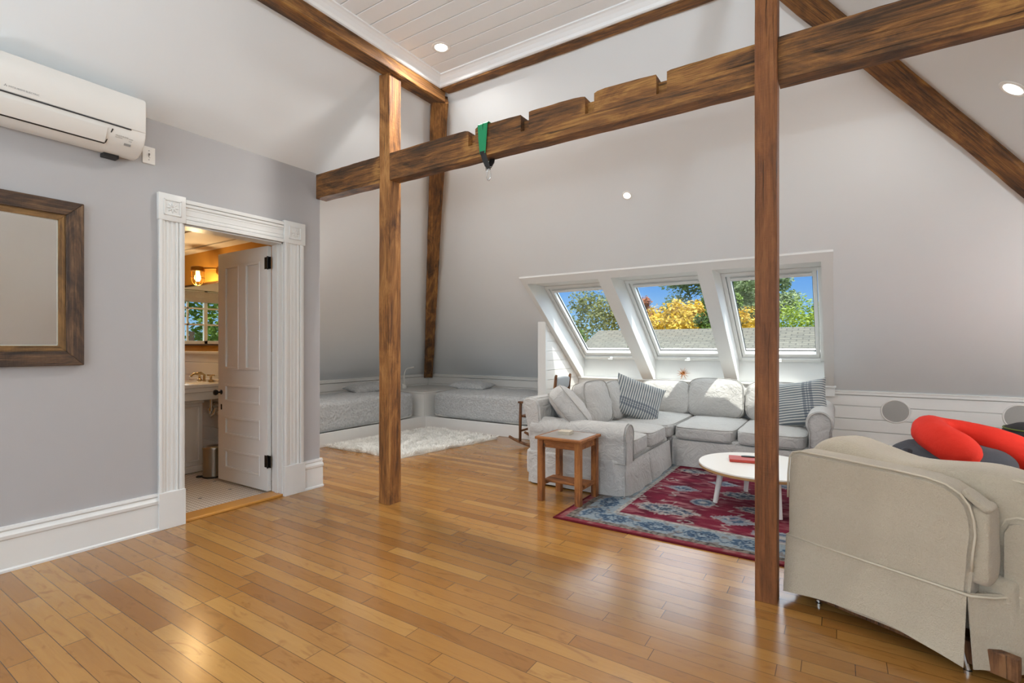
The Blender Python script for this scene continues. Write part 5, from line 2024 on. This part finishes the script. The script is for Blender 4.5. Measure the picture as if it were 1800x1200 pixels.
# ------------------------------------------------------------------ cushions heaped beyond the armchair
def heap():
    yaw = YAW
    t = thing('floor_cushion', 'big charcoal floor cushion beneath the red U shaped pillow', 'cushion', (0.745, 5.27, 0), (0, 0, yaw))
    b = B()
    b.soft(0.37, 0.30, 0.235, n=18, e=3.6, crown=0.01, wr=0.012, fr=5, seed=4, M=Matrix.Translation((0, 0, 0.24)))
    b.make('cover', plain('charcoal_cloth', (62, 64, 70), 0.92, nscale=60, namp=0.15, bump=0.2, bscale=300, sheen=0.1), t, smooth=True)
    b = B()
    b.soft(0.06, 0.04, 0.04, n=6, e=2.5, wr=0.006, M=Matrix.Translation((-0.345, -0.02, 0.39)) @ Matrix.Rotation(0.6, 4, 'Y'))
    b.make('corner_ear', bpy.data.materials['charcoal_cloth'], t, smooth=True)
    t = thing('nursing_pillow', 'bright red U shaped pillow on the charcoal floor cushion', 'pillow', (0.83, 5.22, 0.49), (0, 0, yaw))
    b = B()
    pts = [(-0.19, -0.32, -0.055), (-0.225, -0.20, -0.015), (-0.25, -0.07, 0.035), (-0.20, 0.09, 0.075), (-0.08, 0.18, 0.085), (0.05, 0.18, 0.08), (0.16, 0.09, 0.045), (0.25, -0.02, -0.005), (0.36, -0.10, -0.065), (0.47, -0.16, -0.13), (0.55, -0.20, -0.18)]
    P = [Vector(p) for p in pts]
    fine = []
    for i in range(len(P) - 1):
        p0, p1, p2, p3 = P[max(i - 1, 0)], P[i], P[i + 1], P[min(i + 2, len(P) - 1)]
        for k in range(6):
            q = k / 6
            fine.append(0.5 * ((2 * p1) + (-p0 + p2) * q + (2 * p0 - 5 * p1 + 4 * p2 - p3) * q * q + (-p0 + 3 * p1 - 3 * p2 + p3) * q ** 3))
    fine.append(P[-1])
    m = len(fine)
    rad = []
    for i in range(m):
        f = i / (m - 1)
        base = 0.125 - 0.046 * math.exp(-((f - 0.50) / 0.14) ** 2) - 0.03 * max(0, f - 0.5)
        end = min(1, (min(f, 1 - f) / 0.13))
        rad.append(base * math.sqrt(max(0.012, 1 - (1 - end) ** 2)))
    b.tube(fine, rad, 28)
    for v in b.bm.verts:
        q = noise.noise(v.co * 9) * 0.007 + abs(noise.noise(Vector((v.co.x * 34, v.co.y * 10, v.co.z * 12)))) * 0.007
        v.co += v.co.normalized() * q
        v.co.z = max(v.co.z, -0.42)
    b.make('cover', plain('red_cotton', (226, 44, 22), 0.85, nscale=8, namp=0.05, bump=0.5, bscale=16, bdist=0.01), t, smooth=True)
    t = thing('round_bag', 'black round bag with a thin yellow green piping at the picture edge', 'bag', (1.53, 6.2, 0.0))
    b = B()
    b.lathe([(0, 0.56), (0.20, 0.555), (0.275, 0.52), (0.29, 0.49), (0.30, 0.40), (0.30, 0.05), (0.26, 0.0), (0, 0)], 40)
    b.make('bag_body', plain('black_nylon', (30, 30, 34), 0.6, nscale=20, namp=0.2, bump=0.3, bscale=30), t, smooth=True, auto=50)
    b = B()
    b.tube([(0.282 * math.cos(2 * PI * k / 48), 0.282 * math.sin(2 * PI * k / 48), 0.515) for k in range(48)], 0.006, 6, closed=True)
    b.make('bag_piping', plain('lime_piping', (122, 138, 60), 0.6), t, smooth=True)
heap()

# ------------------------------------------------------------------ green sling on the notched beam
def sling():
    t = thing('hanging_sling', 'green webbing sling with steel carabiner looped over the notched beam', 'strap', (-2.03, 2.765, 2.765))
    M_g = plain('green_webbing', (22, 138, 88), 0.7, nscale=60, namp=0.12, bump=0.3, bscale=400)
    M_bw = plain('black_webbing', (28, 27, 27), 0.7, bump=0.3, bscale=400)
    def ribbon(b, pts, wd, th=0.003):
        """flat strap: pts = centre points, wd = width vector(s)"""
        n_ = len(pts)
        ws = wd if isinstance(wd, list) else [wd] * n_
        P = [Vector(p) for p in pts]
        rows = []
        for i in range(n_):
            tng = (P[min(i + 1, n_ - 1)] - P[max(i - 1, 0)]).normalized()
            w = Vector(ws[i])
            nn = tng.cross(w).normalized() * th / 2
            rows.append([b.bm.verts.new(q) for q in (P[i] - w / 2 - nn, P[i] + w / 2 - nn, P[i] + w / 2 + nn, P[i] - w / 2 + nn)])
        fs = []
        for a, c in zip(rows, rows[1:]):
            for k in range(4):
                fs.append(b.bm.faces.new((a[k], a[(k + 1) % 4], c[(k + 1) % 4], c[k])))
        fs.append(b.bm.faces.new(rows[0][::-1]))
        fs.append(b.bm.faces.new(rows[-1]))
        bmesh.ops.recalc_face_normals(b.bm, faces=fs)
    b = B()
    # two turns over the beam (front, over the top, back)
    ribbon(b, [(-0.008, -0.012, -0.205), (-0.020, -0.012, -0.10), (-0.026, -0.012, -0.004), (-0.026, -0.004, 0.004), (-0.022, 0.095, 0.004), (-0.018, 0.108, -0.01), (-0.01, 0.110, -0.19), (0.0, 0.08, -0.24)], (0.040, 0, 0))
    ribbon(b, [(0.004, -0.016, -0.205), (0.014, -0.016, -0.10), (0.022, -0.016, -0.004), (0.022, -0.006, 0.007), (0.022, 0.095, 0.007), (0.018, 0.112, -0.01), (0.01, 0.113, -0.19), (0.0, 0.08, -0.24)], (0.036, 0, 0))
    b.make('green_strap', M_g, t)
    b = B()
    ribbon(b, [(-0.004, -0.015, -0.19), (0.010, -0.010, -0.24), (0.028, 0.0, -0.295)], [(0.042, 0, 0), (0.038, 0.01, 0), (0.034, 0.01, 0)], 0.006)
    ribbon(b, [(0.0, 0.10, -0.20), (0.02, 0.06, -0.25), (0.036, 0.01, -0.30)], [(0.042, 0, 0), (0.036, 0.01, 0), (0.030, 0.01, 0)], 0.006)
    ribbon(b, [(0.028, 0.0, -0.295), (0.034, 0.004, -0.318), (0.036, 0.01, -0.30)], [(0.032, 0, 0)] * 3, 0.005)
    b.make('black_sleeve', M_bw, t)
    b = B()
    ring = []
    for k in range(28):
        a = 2 * PI * k / 28
        ring.append((0.034 + 0.016 * math.cos(a), 0.004, -0.352 + 0.038 * math.sin(a)))
    b.tube(ring, 0.0038, 8, closed=True)
    b.tube([(0.012, 0.0, -0.316), (0.056, 0.008, -0.312)], 0.0045, 8)
    b.tube([(0.010, 0.0, -0.305), (0.055, 0.008, -0.300)], 0.003, 8)
    b.make('carabiner', M_chrome, t, smooth=True)['label'] = 'steel carabiner and buckle'
sling()

# ------------------------------------------------------------------ outside: lawn, neighbouring roof, trees
def outdoors():
    b = B()
    b.box(-120, 90, 7.6, 160, -6.4, -6.2)
    b.box(-120, -7.2, -60, 7.6, -6.4, -6.2)
    struct(b.make('ground', plain('lawn_grass', (74, 98, 40), 0.9, nscale=0.6, namp=0.3)), 'lawn below the windows')
    # neighbour: shingled roof rising away, walls beneath
    M_sh = None
    t = NT('grey_shingles')
    tc = t.n('ShaderNodeTexBrick')
    tc.inputs['Scale'].default_value = 1.0
    tc.inputs['Brick Width'].default_value = 0.35
    tc.inputs['Row Height'].default_value = 0.16
    tc.inputs['Mortar Size'].default_value = 0.02
    tc.inputs['Color1'].default_value = (*s2l((76, 74, 66)), 1)
    tc.inputs['Color2'].default_value = (*s2l((88, 85, 75)), 1)
    tc.inputs['Mortar'].default_value = (*s2l((56, 54, 48)), 1)
    t.l(t.coords(), tc.inputs[0])
    t.col(tc.outputs[0])
    t.set(Roughness=0.9)
    h = thing('neighbouring_house', 'neighbouring house with a long low grey shingled roof beyond the skylights', 'house', (-3.6, 16, -6.2))
    b = B()
    # roof local: x along the ridge
    L = 10.0
    zr0, zr1 = 5.0, 7.98
    b.prism([(-L / 2, -3.5, zr0), (-L / 2, 4.0, zr1), (-L / 2, 4.0, zr1 + 0.12), (-L / 2, -3.5, zr0 + 0.12)], (L, 0, 0))
    b.prism([(-L / 2, 4.0, zr1), (-L / 2, 4.7, zr1 - 0.5), (-L / 2, 4.7, zr1 - 0.38), (-L / 2, 4.0, zr1 + 0.12)], (L, 0, 0))
    b.make('roof', t.m, h)
    b = B()
    b.prism([(-L / 2 + 0.4, -3.1, 0), (-L / 2 + 0.4, -3.1, zr0 + 0.1), (-L / 2 + 0.4, 4.0, zr1 - 0.05), (-L / 2 + 0.4, 4.5, zr1 - 0.4), (-L / 2 + 0.4, 4.5, 0)], (L - 0.8, 0, 0))
    b.make('wall', plain('house_siding', (196, 192, 180), 0.8), h)
    leafs = {
        'gold': make_leaf('golden_leaves', (206, 156, 26), (246, 210, 70)),
        'green': make_leaf('green_leaves', (58, 92, 22), (128, 158, 48)),
        'lime': make_leaf('bright_leaves', (96, 128, 10), (170, 188, 30)),
        'olive': make_leaf('olive_leaves', (84, 98, 40), (150, 150, 80)),
        'pale': make_leaf('pale_green_leaves', (112, 136, 80), (170, 186, 130)),
        'rust': make_leaf('rusty_leaves', (150, 74, 34), (196, 116, 56)),
        'plum': make_leaf('dark_plum_leaves', (58, 34, 36), (92, 56, 54)),
        'dark': make_leaf('dark_green_leaves', (34, 58, 26), (78, 104, 44)),
    }
    bark = plain('bark', (84, 66, 50), 0.9, nscale=6, namp=0.3)
    def tree(nm, label, x, y, zc, rx, rz, kind, seed, nleaf=5200, ls=0.2, gz=-6.2):
        rng = random.Random(seed)
        t = thing(nm, label, 'tree', (x, y, gz))
        b = B()
        top = zc - gz
        b.tube([(0, 0, 0), (0.1, 0, top * 0.4), (-0.05, 0.1, top * 0.75), (0.05, 0, top)], [0.03 * rx + 0.14, 0.11 + 0.02 * rx, 0.1, 0.04], 8)
        for k in range(7):
            a = k * 0.9
            b.tube([(0, 0, top * (0.5 + 0.05 * k)), (math.cos(a) * rx * 0.6, math.sin(a) * rx * 0.6, top * (0.5 + 0.05 * k) + rz * 0.35)], [0.08, 0.02], 6)
        b.make('trunk', bark, t, smooth=True)
        # clumps then leaves on and in them
        cl = []
        for k in range(34):
            while True:
                p = Vector((rng.uniform(-1, 1), rng.uniform(-1, 1), rng.uniform(-1, 1)))
                if 0.25 < p.length < 0.92:
                    break
            cl.append((Vector((p.x * rx, p.y * rx, p.z * rz)), rng.uniform(0.26, 0.40) * min(rx, rz)))
        verts, faces = [], []
        for k in range(nleaf):
            c, r = cl[rng.randrange(len(cl))]
            d = Vector((rng.gauss(0, 1), rng.gauss(0, 1), rng.gauss(0, 1))).normalized()
            p = c + d * r * rng.uniform(0.55, 1.0)
            p.z += top
            u = Vector((rng.gauss(0, 1), rng.gauss(0, 1), rng.gauss(0, 0.6))).normalized()
            v = u.cross(d + Vector((0, 0, 0.3))).normalized()
            s = ls * rng.uniform(0.5, 1.2)
            i = len(verts)
            verts += [tuple(p - u * s * 0.5), tuple(p + v * s * 0.3), tuple(p + u * s * 0.5), tuple(p - v * s * 0.3)]
            faces.append((i, i + 1, i + 2, i + 3))
        me = bpy.data.meshes.new('crown')
        me.from_pydata(verts, [], faces)
        me.materials.append(leafs[kind])
        link('crown', me, t)
    specs = [
        ('deciduous_tree', 'golden yellow tree behind the neighbouring roof in the middle skylight', -7.7, 30, 1.4, 2.7, 2.3, 'gold', 11, 10000, 0.24),
        ('deciduous_tree', 'tall pale green tree rising behind the golden tree', -8.6, 41, 5.4, 4.2, 4.6, 'pale', 12, 20000, 0.30),
        ('deciduous_tree', 'olive green leafy tree in the skylight beside the board partition', -11.2, 25, 1.6, 3.0, 2.9, 'olive', 13, 10000, 0.2),
        ('deciduous_tree', 'green tree close to the near edge of the first skylight', -6.1, 11.6, 0.85, 0.85, 1.5, 'green', 14, 8000, 0.10),
        ('deciduous_tree', 'rust coloured tree next to the first window bar', -12.2, 36, 2.2, 1.3, 3.0, 'rust', 15, 6500, 0.22),
        ('deciduous_tree', 'dark green tree standing between the golden tree and the second window bar', -4.85, 25.5, 2.6, 0.95, 3.2, 'green', 16, 8000, 0.2),
        ('deciduous_tree', 'dark bluish green tree low at the near edge of the middle skylight', -3.85, 11.4, 0.5, 0.5, 1.0, 'dark', 17, 5000, 0.10),
        ('deciduous_tree', 'bright lime green tree to the far side of the brown post', -1.0, 22.5, 1.0, 1.75, 2.1, 'lime', 18, 10000, 0.15),
        ('deciduous_tree', 'dark plum leaved tree peeping over the lime green tree', 0.6, 33, 2.9, 1.7, 1.5, 'plum', 19, 4500, 0.22),
        ('deciduous_tree', 'grey green tree behind the brown post in the last skylight', -4.6, 36, 4.6, 2.6, 3.4, 'pale', 20, 14000, 0.24),
        ('deciduous_tree', 'second golden tree low in the last skylight beside the brown post', -4.2, 29.5, 1.6, 1.6, 1.7, 'gold', 21, 6000, 0.2),
    ]
    for s in specs:
        tree(*s)
    # hedge line along the back of the neighbour's roof
    tree('garden_tree', 'leafy green tree outside the bathroom window, seen in the bathroom mirror', -9.6, 1.0, 1.5, 1.5, 1.7, 'green', 31, 12000, 0.12)
outdoors()
